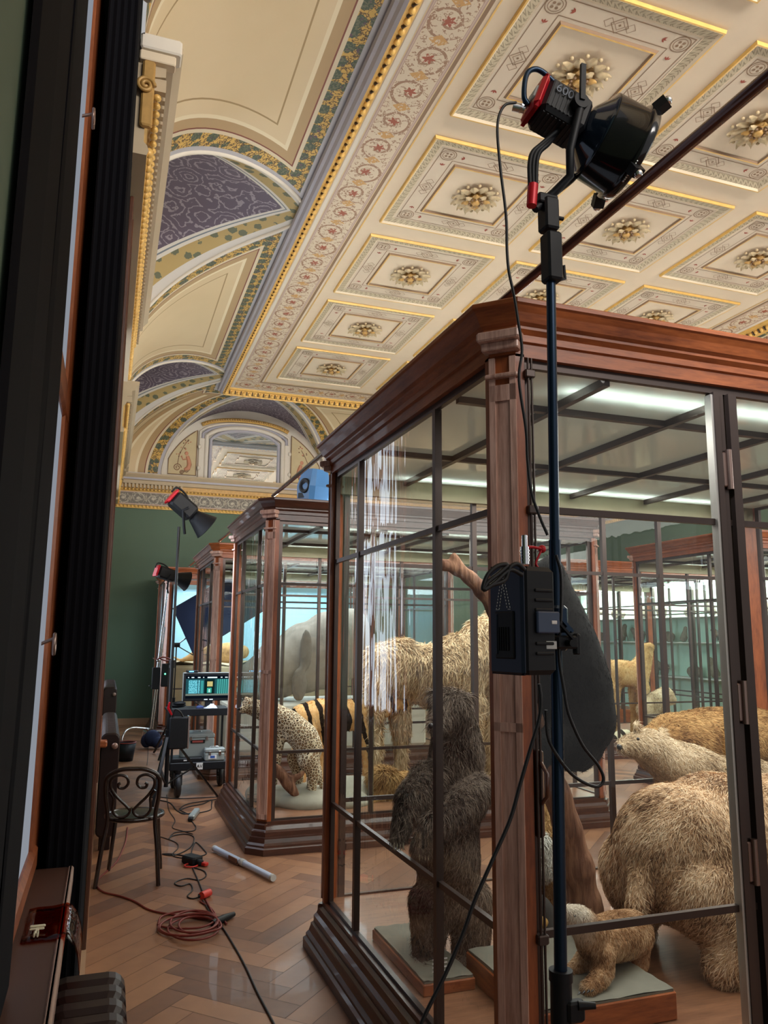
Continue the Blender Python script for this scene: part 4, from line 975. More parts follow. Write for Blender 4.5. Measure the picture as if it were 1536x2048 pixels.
b = MB(); b.bbox(tuple(sp_(2.78)+Vector((-.022,-.03,0))), tuple(sp_(2.93)+Vector((.024,.022,0))), .006); b.bbox(tuple(sp_(2.94)+Vector((-.028,-.026,0))), tuple(sp_(3.04)+Vector((.018,.026,0))), .006); b.tube([sp_(2.83)+Vector((.022,0,0)), sp_(2.84)+Vector((.045,0,0)), sp_(2.80)+Vector((.048,0,0)), sp_(2.79)+Vector((.022,0,0))], .005, 6); b.cyl(sp_(2.99)+Vector((.02,0,0)), sp_(2.99)+Vector((.045,0,0)), .006); b.build('spigot_clamp', BM, t)
for k in range(3):
    a = R(60+120*k); e = Vector((1.13+.55*math.cos(a), PY+.55*math.sin(a), .015)); b = MB(); b.bar(sp_(.72), e, .02, .012); b.cyl(e+Vector((0,0,.012)), e+Vector((0,0,-.014)), .018, n=10); b.bar(sp_(.25), (sp_(.72)+e)/2, .014, .008); b.build('leg', NV, t)
rel(t)
# --- ballast clamped on the pole
t = thing('lamp_ballast', 'black power ballast box clamped to the nearest light stand', 'power box', (1.03, PY, 1.64))
bm_ = Matrix.Translation((1.045, PY-.035, 1.66)) @ Matrix.Rotation(R(10), 4, 'Z')
b = MB(); b.bbox((-.065,-.06,0),(.045,.06,.275), .012, 0, bm_)
for z in (.05,.075,.16,.185,.21): b.bbox((-.03,-.064,z),(.03,-.058,z+.008), .002, 0, bm_)
b.build('housing', BM, t)
nb = simple('navy_side_panel', (.012,.02,.045), .4, .3, .1)
b = MB(); b.bbox((-.080,-.070,.0),(-.065,.065,.28), .01, 0, bm_)
b.bbox((-.085,-.04,.04),(-.079,.035,.16), .003, 1, bm_)
for k in range(5): b.bbox((-.089,-.022+k*.009,.06),(-.084,-.018+k*.009,.12), .001, 1, bm_)
b.bbox((-.088,.022,.05),(-.08,.030,.155), .002, 0, bm_); b.build('side_panel', [nb, BM], t)
# outlined A emblem in dashes
b = MB(); zz = bm_
for x0, z0, x1, z1 in ((-.032,.165,-.010,.245),(-.010,.245,.002,.245),(.002,.245,.026,.165),(-.032,.165,-.020,.165),(.026,.165,.014,.165),(-.020,.165,-.004,.232),(-.004,.232,.014,.165)):
    n = max(2, int(math.hypot(x1-x0, z1-z0)/.008))
    for k in range(n):
        a0, a1 = k/n, (k+.55)/n; p = bm_ @ Vector((-.0815, -(x0+(x1-x0)*a0), z0+(z1-z0)*a0)); w = bm_ @ Vector((-.0815, -(x0+(x1-x0)*a1), z0+(z1-z0)*a1)); b.bar(p, w, .0016, .0016)
b.build('emblem', MT['labelw'], t)
b = MB(); b.bbox((-.03,-.071,.105),(.045,-.060,.16), .003, 0, bm_); b.bbox((.015,-.073,.128),(.033,-.0705,.137), .001, 1, bm_); b.build('handle_plate', [simple('slate_blue_plastic', (.05,.075,.14), .4), MT['labelw']], t)
b = MB(); b.bbox((.005,-.0615,.065),(.04,-.0595,.085), .0008, 0, bm_); b.build('rating_label', MT['pale'], t)
b = MB(); p = bm_ @ Vector((-.05, -.05, .28)); b.cyl(p, p+Vector((0,0,.045)), .011, n=14); b.cyl(p+Vector((0,0,.045)), p+Vector((0,0,.075)), .0075, n=14)
for k in range(4): b.cyl(p+Vector((0,0,.008+k*.008)), p+Vector((0,0,.012+k*.008)), .0125, n=14)
b.build('plug', MT['chrome'], t)
b = MB(); ct_ = sp_(1.765); b.bbox((ct_.x-.03, ct_.y-.055, ct_.z-.04), (ct_.x+.035, ct_.y+.02, ct_.z-.005), .005); b.bbox((ct_.x+.030, ct_.y-.05, ct_.z-.055), (ct_.x+.045, ct_.y-.03, ct_.z+.0), .003); b.cyl((ct_.x-.0, ct_.y-.055, ct_.z-.025), (ct_.x-.0, ct_.y-.08, ct_.z-.025), .009, n=10); b.bar((ct_.x-.03, ct_.y-.06, ct_.z+.03), (ct_.x+.02, ct_.y-.06, ct_.z-.02), .010, .006); b.build('clamp', BM, t)
rel(t)
def Y(pts, y, dy=0): return [at(u, v, y + dy*i) for i, (u, v) in enumerate(pts)]
o = MB().tube(crv(Y([(1050,1140),(1035,1128),(1020,1135),(1010,1160),(985,1170),(966,1178),(975,1150),(995,1132),(1015,1130),(1000,1145),(975,1165),(968,1180),(990,1165),(1020,1140),(1045,1150)], PY-.13), 6), .0058, 6).build('coiled_cable', MT['cable']); tag(o, 'black cable coiled in a bundle behind the ballast top', 'cable')
o = MB().tube(crv(Y([(1044,1108),(1050,1098),(1060,1094),(1075,1096),(1083,1098)], PY-.05), 6), .0045, 6).ball(at(1084, 1098, PY-.045), .011, 8).tube(crv(Y([(1083,1100),(1076,1115),(1072,1128),(1080,1140)], PY-.05), 6), .003, 6).build('red_cable_tie', MT['red']); tag(o, 'red cable tie looped at the top of the ballast', 'cable tie')
o = MB().tube(crv(Y([(1032,205),(1008,212),(995,250),(1000,330),(1012,430),(1014,500),(1018,545),(1028,590),(1036,640),(1044,700),(1038,760),(1052,860),(1055,920),(1063,985),(1080,1035),(1095,1070)], PY-.02), 6), .0042, 8).build('lamp_cable', MT['cable']); tag(o, 'thin black cable hanging from the back of the big lamp', 'cable')
o = MB().tube(crv(Y([(1112,1110),(1122,1150),(1122,1230),(1118,1310),(1128,1380),(1138,1430),(1165,1490),(1196,1530),(1207,1558),(1196,1573),(1170,1566),(1140,1545),(1110,1505),(1095,1470),(1092,1420)], PY-.04), 6), .0044, 8).build('power_cable', MT['cable']); tag(o, 'black cable looping down to the right of the light stand', 'cable')
o = MB().tube(crv(Y([(1078,1368),(1082,1400),(1078,1440),(1060,1500),(1040,1570),(1020,1640),(985,1720),(950,1800),(925,1870),(890,1950),(850,2030),(835,2070)], PY-.06), 6), .0050, 8).build('power_cable', MT['cable']); tag(o, 'black cable slanting down across the oak corner post', 'cable')
# --- the further lamps and stands
def small_lamp(label, pos, axis, s=1., on=0, face=False):
    t = thing('studio_lamp', label, 'lamp', tuple(pos)); m = frame_from(axis); m.translation = pos; m = m @ Matrix.Scale(s, 4); q = lambda x, y, z: m @ Vector((x, y, z))
    MB().bbox((-.15,-.07,-.07),(.08,.07,.07), .02, 0, m).build('lamp_body', BM, t); MB().bbox((-.175,-.07,-.07),(-.15,.07,.07), .015, 0, m).build('back_plate', MT['red'], t, 'red back plate')
    b = MB(); b.lathe([(.04,.08),(.06,.09),(.075,.13),(.12,.24),(.124,.245),(.118,.24),(.07,.12)], m @ Matrix.Rotation(R(90), 4, 'Y'), 28, 0); b.build('reflector', MT['black'], t)
    if on: MB().lathe([(.0001,.14),(.072,.14)], m @ Matrix.Rotation(R(90), 4, 'Y'), 20).build('lamp_face', emis('lit_lamp_face_small', (.8,.88,1.), on), t)
    b = MB(); b.tube(crv([q(-.02,0,.07), q(-.10,0,.10), q(-.18,0,.09), q(-.19,0,.03)], 5), .009*s, 6); b.build('carry_handle', BM, t)
    b = MB(); b.tube([q(0,-.08,0), q(-.02,-.08,-.05), q(-.02,-.02,0)+Vector((0,0,-.17*s)), Vector(pos)+Vector((0,0,-.22*s))], .012*s, 6); b.build('yoke', BM, t)
    return rel(t)
l1 = at(372, 1018, 8.6); small_lamp('small black studio lamp on a stand, pointing down by the frieze', l1, (.80,.15,-.62), 1.25, 30.)
spot('lamp_beam', tuple(l1 + Vector((.28,.05,-.22))), (1.30, 8.75, 2.2), 170, (.72,.84,1.), 75, .6, .10)
l2 = at(338, 1150, 13.2); small_lamp('black studio lamp with red rear beside the blue-backed case', l2, (.85,.25,-.25), 1.35, 40.)
spot('lamp_beam', tuple(l2 + Vector((.4,.1,-.12))), (2.6, 13.6, 1.7), 420, (.70,.84,1.), 110, .6, .12)
def tripod(label, x, y, top, zc, legs, r=.016, mat=None, foot=None, name='light_stand', lean=None):
    mat = mat or MT['blackmetal']; t = thing(name, label, 'light stand', (x, y, 0)); lean = lean or (0, 0)
    P = lambda z: Vector((x + lean[0]*(z), y + lean[1]*z, z))
    MB().cyl(P(.22), P(top*.5), r*1.25, n=12).build('pole', mat, t); MB().cyl(P(top*.45), P(top), r*.85, n=12).build('pole', mat, t)
    b = MB(); b.cyl(P(top*.5-.04), P(top*.5+.04), r*1.8, n=12); b.bar(P(top*.5), P(top*.5)+Vector((-.06,-.02,0)), .012); b.build('clamp_collar', mat, t); MB().cyl(P(zc-.04), P(zc+.03), r*1.9, n=12).build('leg_collar', mat, t)
    for dx, dy in legs:
        e = Vector((x+dx, y+dy, .015)); b = MB(); b.bar(P(zc), e, .028, .016); b.bar(P(.24), (P(zc)+e)/2, .018, .01); b.build('leg', mat, t)
    return rel(t)
tripod('tall black tripod light stand carrying the small lamp by the frieze', .67, 8.60, l1.z-.2, .76, [(-.16,-.36),(.59,.27),(-.10,.55)], .018)
tripod('thin black stand with arm holding the navy flag, behind the cart', at(353,1290,12.2).x, 12.2, at(353,1290,12.2).z, .6, [(.45,0),(-.22,.4),(-.2,-.4)], .012)
t = thing('c_stand', 'chromed C-stand beside the green wall holding the second lamp', 'light stand', (.72, 13.2, 0))
def P2(z): return Vector((.72+(l2.x-.74)*z/2.4, 13.2, z))
MB().cyl(P2(.3), P2(l2.z-.24), .017, n=12).build('pole', MT['chrome'], t); MB().cyl(P2(.3)+Vector((.035,0,0)), P2(1.9)+Vector((.035,0,0)), .011, n=12).build('pole', MT['chrome'], t)
for p in ([(.72,13.2,.30),(.45,13.0,.34),(.34,12.9,.26),(.30,12.85,.02)], [(.72,13.2,.26),(.98,13.1,.26),(1.12,13.05,.22),(1.18,13.02,.02)], [(.72,13.2,.22),(.66,13.6,.22),(.64,13.72,.02)]): MB().tube(crv(p, 6), .014, 8).build('leg', MT['chrome'], t)
b = MB(); b.ball(P2(1.37), .035, 8); b.bar(P2(1.37), P2(1.37)+Vector((-.09,-.02,.03)), .014); b.ball(P2(.95), .035, 8); b.bar(P2(.95), P2(.95)+Vector((-.10,-.02,.02)), .014); b.build('grip_knob', MT['chrome'], t); rel(t)
t = thing('power_box', 'black dimmer box with green lamp hung on the C-stand', 'power box', (.80, 13.1, .95))
MB().bbox((.72,13.02,.92),(.84,13.12,1.26), .01).bbox((.86,13.0,.96),(.97,13.1,1.32), .01).build('housing', BM, t); MB().ball((.915, 12.995, 1.16), .012, 8).build('indicator_lamp', emis('green_indicator', (.1,1.,.4), 6.), t); MB().tube(crv([(.78,13.05,1.38),(.86,13.0,1.42),(.96,13.02,1.40),(1.0,13.05,1.36),(.9,13.02,1.37),(.8,13.0,1.41)], 5), .012, 6).build('cable_loop', MT['redcable'], t); rel(t)
o = MB()
o.ball((.78, 13.15, .16), (.13,.09,.13), 10).ball((.70, 13.2, .12), (.09,.08,.11), 8).ball((.85, 13.1, .10), (.09,.08,.09), 8); tag(o.build('sandbag', simple('dark_blue_canvas', (.012,.02,.06), .9)), 'dark blue sandbag slung on the C-stand legs', 'sandbag')
# navy flag (fabric on a wire frame) held by an arm
A, B_, C_, D_ = at(346, 1218, 10.5), at(470, 1140, 10.0), at(520, 1255, 9.95), at(388, 1310, 10.45)
A, B_, C_, D_ = onx(346,1218,.93), None, None, None
A = at(346, 1217, 12.9); B_ = A + Vector((1.25,.20,.78)); D_ = at(386, 1308, 12.9); C_ = D_ + Vector((1.25,.20,.78))
t = thing('flag', 'navy-blue fabric light flag tilted in front of the cases', 'flag', tuple(A))
nn = (B_-A).cross(D_-A).normalized()*.008; b = MB(); vs = [A-nn, B_-nn, C_-nn, D_-nn, A+nn, B_+nn, C_+nn, D_+nn]; b.add(vs, [(0,3,2,1),(4,5,6,7),(0,1,5,4),(1,2,6,5),(2,3,7,6),(3,0,4,7)]); b.build('fabric', simple('navy_flag_fabric', (.010,.020,.065), .85), t)
MB().tube([A,B_,C_,D_], .010, 6, closed=True).tube([D_, D_+Vector((.35,.04,-.02))], .008, 6).build('wire_frame', MT['blackmetal'], t); rel(t)
sg = at(353,1290,12.2); o = tag(MB().bar(sg, A*.35+D_*.65 + Vector((.0,-.02,0)), .016).bar(sg + Vector((0,.2,0)), D_ + Vector((.15,0,-.10)), .012).cyl(sg-Vector((.04,0,0)), sg+Vector((.05,0,0)), .035, n=12).build('grip_arm', MT['blackmetal']), 'short black grip arm joining the thin stand to the flag', 'grip arm')
# --- nearer tripod by the cart with the battery box hung on it
t = thing('power_box', 'black battery box hung low on the tripod stand beside the cart', 'power box', (.80, 8.55, .62))
MB().bbox((0.670,8.52,.60),(0.850,8.62,.92), .012).build('housing', BM, t); MB().bbox((0.850,8.53,.60),(0.875,8.62,.93), .008).build('side_rail', MT['chrome'], t); MB().tube(crv([(0.695,8.55,.92),(0.715,8.52,1.0),(0.765,8.52,.98),(0.805,8.55,.92)], 6), .010, 6).build('cable_tail', MT['cable'], t); MB().tube([(0.685,8.5,.95),(0.645,8.48,1.02),(0.655,8.46,1.08)], [.010,.014,.008], 8).build('red_tag', MT['red'], t); rel(t)
# --- camera cart with monitor
t = thing('equipment_cart', 'black rolling equipment cart with large rubber wheels, loaded with metal cases', 'cart', (1.02, 9.35, 0))
x0, x1, yy0, yy1 = .74, 1.40, 9.15, 9.75
MB().bbox((x0, yy0, .28),(x1, yy1, .37), .01).build('lower_shelf', BM, t); MB().bbox((x0-.04, yy0, .90),(x1, yy1, .93), .006).bbox((x0-.04, yy0-.02, .87),(x1, yy0, .95), .005).build('upper_shelf', BM, t)
for x in (x0+.02, x1-.02):
    for y in (yy0+.02, yy1-.02): MB().bbox((x-.012, y-.012, .36),(x+.012, y+.012, .90), .003).build('upright', BM, t)
for x, y in ((x0+.10, yy0+.02), (x1-.02, yy0+.02), (x0+.10, yy1-.02), (x1-.02, yy1-.02)):
    m = Matrix.Translation((x, y, .125)) @ Matrix.Rotation(R(90), 4, 'Y') @ Matrix.Rotation(R(0), 4, 'Z')
    w = MB(); w.lathe([(.05,-.02),(.10,-.032),(.122,-.02),(.125,0),(.122,.02),(.10,.032),(.05,.02)], m, 28); o = w.build('wheel', MT['rubber'], t)
    h = MB(); h.lathe([(.0001,-.024),(.05,-.024),(.052,.024),(.0001,.024)], m, 16); h.cyl((x,y,.25),(x,y,.29), .03); h.bar((x-.04,y,.13),(x-.04,y,.26), .01, .04); h.bar((x+.04,y,.13),(x+.04,y,.26), .01, .04)
    for k in range(4): h.ball((x-.03, y+.03*math.cos(k*PI/2), .125+.03*math.sin(k*PI/2)), .006, 5)
    h.build('hub', MT['blackmetal'], o)
b = MB(); 
em_ = MB().box((1.03, yy0-.004, .29), (1.10, yy0-.001, .36)); em_.build('emblem_plate', MT['labelw'], t)
text('AV', .05, BM, t, (1.065, yy0-.006, .325), (R(90), 0, 0), 'emblem_lettering'); rel(t)
t = thing('monitor', 'wide video monitor on the cart showing a view down the hall', 'monitor', (1.05, 9.35, .93))
mx0, mx1, mz0, mz1, my = .86, 1.43, 1.02, 1.335, 9.3
MB().bbox((mx0, my, mz0),(mx1, my+.05, mz1), .008).build('casing', BM, t); MB().bbox((mx0-.005, my-.002, mz1-.004),(mx1+.005, my+.052, mz1+.006), .003).bbox((mx0-.006, my-.002, mz0),(mx0+.004, my+.052, mz1), .003).build('silver_bezel', MT['grey'], t)
MB().add([(mx0+.03, my-.001, mz0+.03),(mx1-.02, my-.001, mz0+.03),(mx1-.02, my-.001, mz1-.03),(mx0+.03, my-.001, mz1-.03)], [(0,1,2,3)], 0, [[(0,0),(1,0),(1,1),(0,1)]]).build('screen', MT['screen'], t)
b = MB()
for x, w in ((.05,.012),(.09,.03),(.16,.03),(.22,.012),(.42,.02),(.47,.03),(.51,.012)): b.box((mx0+x, my-.003, mz1-.055), (mx0+x+w, my-.002, mz1-.045))
b.box((mx0+.27, my-.003, mz1-.058), (mx0+.38, my-.002, mz1-.044)); b.box((mx0+.24, my-.003, mz0+.012), (mx0+.28, my-.002, mz0+.022)); b.box((mx0+.30, my-.003, mz0+.012), (mx0+.34, my-.002, mz0+.022)); b.build('screen_readouts', emis('screen_white', (.8,.95,1.), 1.2), t)
MB().bbox((1.12, my+.01, .93),(1.20, my+.05, mz0+.01), .004).build('monitor_foot', BM, t); rel(t)
t = thing('video_receiver', 'small black box with blue light lying on top of the monitor', 'receiver', (.95, 9.32, 1.34)); MB().bbox((.89, 9.29, 1.342),(1.02, 9.36, 1.365), .006).build('housing', BM, t); MB().box((.92, 9.287, 1.348),(.97, 9.289, 1.358)).build('indicator_lamp', emis('blue_indicator', (.1,.5,1.), 5.), t); rel(t)
def metal_case(label, x0, y0, z0, x1, y1, z1, lab=None, lc='red'):
    t = thing('equipment_case', label, 'case', ((x0+x1)/2, (y0+y1)/2, z0)); MB().bbox((x0,y0,z0),(x1,y1,z1-.05), .012).build('body', MT['grey'], t); MB().bbox((x0-.003,y0-.003,z1-.048),(x1+.003,y1+.003,z1), .012).build('lid', MT['grey'], t)
    b = MB(); 
    for k in (.25, .75): b.bbox((x0+(x1-x0)*k-.015, y0-.01, z1-.075),(x0+(x1-x0)*k+.015, y0-.002, z1-.03), .003)
    b.tube([((x0+x1)/2-.05, (y0+y1)/2, z1), ((x0+x1)/2-.04, (y0+y1)/2, z1+.012), ((x0+x1)/2+.04, (y0+y1)/2, z1+.012), ((x0+x1)/2+.05, (y0+y1)/2, z1)], .006, 6); b.build('latches_and_handle', MT['chrome'], t); return t
m1 = metal_case('large grey metal case with dark red window strip on the cart', .885, 9.30, .372, 1.24, 9.70, .655); MB().bbox((.97,9.290,.555),(1.13,9.30,.592), .003).build('label_frame', BM, m1); MB().box((.99,9.288,.562),(1.11,9.290,.584)).build('label', simple('dull_red_label', lin(150,70,64), .5), m1); rel(m1)
m2 = metal_case('small pale grey case with blue label at the cart front', 1.12, 9.16, .372, 1.34, 9.29, .51); MB().box((1.16,9.155,.395),(1.25,9.157,.440)).build('label', MT['labelw'], m2); MB().box((1.18,9.153,.405),(1.23,9.155,.430)).build('label', simple('blue_print', lin(50,90,170), .5), m2, 'blue print on white label'); rel(m2)
t = thing('flat_black_case', 'flat black case with white label lying on the lower cart shelf', 'case', (.90, 9.2, .372)); MB().bbox((.76,9.155,.372),(1.10,9.28,.415), .008).build('body', BM, t); MB().box((.89,9.152,.385),(.925,9.154,.398)).build('label', MT['labelw'], t); rel(t)
o = MB().ball((.80, 9.35, .975), (.11,.08,.03), 8).ball((.83, 9.3, 1.0), (.07,.06,.025), 8); tag(o.build('headphones_pouch', BM), 'black padded pouch lying on the left of the upper cart shelf', 'pouch')
o = MB().ball((1.05, 9.22, .955), (.045,.04,.025), 8); tag(o.build('small_cap', simple('blue_cloth', (.03,.05,.16), .8)), 'small blue cloth cap lying on the upper cart shelf', 'cap')
b = MB(); rows = []
for i in range(9):
    rows.append([(1.10+.14*j/8, 9.17+.16*i/8, .94 + .055*math.exp(-((i-4)**2+(j-5)**2)/9) + .006*math.sin(i*2+j*3)) for j in range(9)])
b.grid(rows); o = b.build('paper_cloth', simple('white_cloth', lin(214,222,240), .8)); o.modifiers.new('s','SOLIDIFY').thickness = .004; tag(o, 'crumpled white cloth on the upper cart shelf under the monitor', 'cloth')
# bin
t = thing('waste_bin', 'black waste bin with reddish rim near the far radiator', 'bin', (.34, 12.0, 0)); m = Matrix.Translation((.36, 12.0, 0))
MB().lathe([(.0001,.0),(.10,0),(.135,.25),(.125,.25),(.095,.015),(.0001,.015)], m, 24).build('bucket', BM, t); MB().lathe([(.130,.245),(.14,.25),(.135,.262),(.122,.255)], m, 24).build('rim', MT['redcable'], t); rel(t)
# fluorescent style tube lamp on the floor
t = thing('tube_light', 'white tube light with bronze bracket lying on the parquet', 'tube light', (1.10, 6.5, 0)); p, q = onz(430,1697,.03), onz(545,1755,.03); d = (q-p).normalized(); sd = Vector((d.y,-d.x,0))
MB().cyl(p, q, .022, n=16).build('diffuser_tube', MT['tubeb'], t); MB().cyl(p-d*.015, p+d*.012, .024, n=16).cyl(q-d*.012, q+d*.015, .024, n=16).build('end_cap', MT['pale'], t)
mt = frame_from(d); mt.translation = p + (q-p)*.42; MB().bbox((-.10,-.03,-.028),(.06,.035,-.012), .004, 0, mt).bbox((-.09,-.036,-.01),(.05,-.026,.022), .003, 0, mt).build('bracket', MT['bronze'], t); MB().lathe([(.0235,-.03),(.0265,-.03),(.0265,.03),(.0235,.03)], mt @ Matrix.Translation((.09,0,0)) @ Matrix.Rotation(R(90),4,'Y'), 18).build('sleeve', MT['pale'], t); rel(t)
# cables on the floor
def fl_cable(pts, r, mat, name, lab, n=6, z=None): 
    P = [onz(u, v, r) for u, v in pts]; o = MB().tube(crv(P, n), r, 8).build(name, mat); tag(o, lab, 'cable'); return o
fl_cable([(405,1800),(430,1840),(447,1858),(470,1895),(492,1935),(515,1985),(548,2048),(565,2085)], .0055, MT['cable'], 'floor_cable', 'black cable running from the red coil towards the lower edge')
fl_cable([(385,1735),(398,1765),(410,1795),(425,1825),(445,1852)], .005, MT['cable'], 'floor_cable', 'black cable between the black connector and red plug')
fl_cable([(388,1735),(408,1742),(412,1752),(398,1760),(375,1757),(355,1762),(350,1768),(362,1772),(380,1768),(385,1780),(375,1792),(385,1797),(405,1792)], .0045, MT['cable'], 'floor_cable', 'thin black cable curling beside the black connector')
fl_cable([(383,1718),(384,1700),(392,1685),(410,1702),(412,1708),(400,1712),(375,1712),(345,1708),(325,1708),(350,1710),(380,1695),(388,1675),(370,1668),(345,1672),(338,1678),(350,1665),(385,1662),(392,1655),(388,1648),(382,1640)], .005, MT['cable'], 'floor_cable', 'tangle of black cable south of the grey adapter')
fl_cable([(310,1670),(350,1684),(356,1696),(345,1708),(352,1714),(380,1718)], .004, MT['cable'], 'floor_cable', 'thin black cable snaking out from behind the chair')
fl_cable([(388,1632),(370,1625),(360,1618),(375,1608),(410,1602),(440,1598),(445,1600)], .0055, MT['cable'], 'floor_cable', 'black cable from the grey adapter to the tripod foot')
fl_cable([(318,1600),(340,1606),(355,1622),(375,1628),(395,1626),(420,1620),(423,1610),(422,1600),(405,1608),(375,1614),(358,1622),(368,1628),(388,1625)], .0055, MT['cable'], 'floor_cable', 'black cable looped around the foot of the tripod')
fl_cable([(318,1594),(350,1597),(390,1596),(430,1594),(455,1592)], .0055, MT['cable'], 'floor_cable', 'black cable stretched straight along the cart wheels')
fl_cable([(333,1590),(338,1620),(350,1640),(345,1655),(365,1662),(385,1668)], .004, MT['cable'], 'floor_cable', 'thin wavy black cable left of the grey adapter')
fl_cable([(296,1480),(296,1510),(294,1530)], .004, MT['cable'], 'floor_cable', 'short thin cable on the floor beneath the C-stand')
fl_cable([(255,1655),(252,1680),(245,1700),(232,1725),(205,1750),(195,1762),(196,1775),(210,1785),(240,1792),(270,1803),(295,1818),(325,1826),(370,1832),(410,1838),(430,1830),(420,1815),(400,1803)], .0062, MT['redcable'], 'red_extension_cable', 'dark red cable running from the chair to the coil')
P = []
c0 = onz(388, 1858, 0)
for k in range(60):
    a = k*.52; rr_ = .155 + .025*math.sin(k*.37); P.append((c0.x + (rr_+.04*math.cos(k*.1))*math.cos(a), c0.y + rr_*1.15*math.sin(a) + .03*math.sin(k*.21), .008 + .035*k/60))
P += [tuple(onz(425,1825,.02)), tuple(onz(412,1800,.01))]
o = MB().tube(crv(P, 4), .0062, 8).build('red_extension_cable', MT['redcable']); tag(o, 'dark red cable coiled in rings on the parquet', 'cable')
o = MB().tube(crv([onz(316,1850,.008), onz(325,1832,.008), onz(370,1822,.02), onz(420,1828,.03), onz(428,1842,.03), onz(400,1855,.02), onz(350,1857,.01), onz(318,1852,.008)], 6), .0062, 8).build('red_extension_cable', MT['redcable']); tag(o, 'loose outer loop of dark red cable left of the coil', 'cable')
for u, v, nm, lab in ((384,1727,'cable_connector','black multi-plug connector with red ring on the parquet'), ):
    p = onz(u, v, 0); t = thing(nm, lab, 'connector', tuple(p)); m = Matrix.Translation(p) @ Matrix.Rotation(.6, 4, 'Z')
    MB().bbox((-.05,-.075,0),(.05,.075,.06), .012, 0, m).bbox((-.03,-.12,.005),(.02,-.07,.045), .01, 0, m).bbox((.0,.07,.01),(.04,.11,.05), .008, 0, m).build('body', BM, t); MB().tube([m @ Vector((-.06+.05*math.cos(a), -.06+.05*math.sin(a), .01)) for a in np.linspace(0,2*PI,16,endpoint=False)], .006, 6, closed=True).bbox((-.01,-.16,.005),(.03,-.11,.03), .005, 0, m).build('red_ring', MT['redplastic'], t, 'red ring'); rel(t)
p = onz(411, 1797, 0); t = thing('cable_plug', 'red plug connector where red and black cables join', 'connector', tuple(p)); MB().cyl(p+Vector((-.03,-.02,.025)), p+Vector((.03,.04,.025)), .025, n=12).build('body', MT['redplastic'], t); MB().cyl(p+Vector((-.05,.0,.02)), p+Vector((-.03,-.0,.02)), .015, n=10).build('collar', BM, t); rel(t)
p, q = onz(380,1640,.02), onz(394,1622,.02); t = thing('adapter', 'grey in-line adapter lying on the parquet near the tripod', 'adapter', tuple(p)); mt = frame_from(q-p); mt.translation = p; Lq = (q-p).length
MB().bbox((.06,-.03,-.018),(Lq,.03,.03), .01, 0, mt).build('body', MT['grey'], t); MB().bbox((0,-.022,-.018),(.06,.022,.02), .008, 0, mt).build('plug', BM, t); rel(t)
p, q = onz(425,1847,.02), onz(468,1828,.02); o = MB().tube([p, p*.5+q*.5, q], [.02,.024,.014], 10).build('cable_sleeve', BM); tag(o, 'black plug sleeve pointing right beside the red coil', 'connector')
# ================================================================== STUFFED ANIMALS
def m_fur(name, cols, scale=4., rough=.85, pattern=None, dark=None):
    m = Mat(name, rough, spec=.15); u, v = m.uv(); nz = m.noise(scale, 4); fine = m.noise(scale*9, 3)
    f = nz*.55 + fine*.2 + u*.25
    c = m.ramp(f, [(.36, cols[0]), (.48, cols[1]), (.62, cols[2])])
    if pattern == 'leopard':
        vs = m.voro(36, 'DISTANCE_TO_EDGE', .9); c = m.mix(vs.gt(.11), c, lin(52, 40, 32)); c = m.mix(vs.gt(.24), c, lin(160, 128, 96)) 
    if pattern == 'cub':
        x, y, z = m.xyz(); c = m.mix((x*-1.0 + z*.6 + 1.60)*8.0 + nz*.6, c, lin(222, 212, 196))
    if pattern == 'tiger':
        x, y, z = m.xyz(); w = ((x*46.0 + z*12.0 + nz*9.0).sin()); c = m.mix(w.gt(.50), c, lin(34, 24, 18))
    if pattern == 'stripe':
        x, y, z = m.xyz(); w = ((x*30.0 + z*14.0 + nz*4.).sin()); c = m.mix(w.gt(.3), c, lin(40, 34, 28))
    m.col(c); return m.m
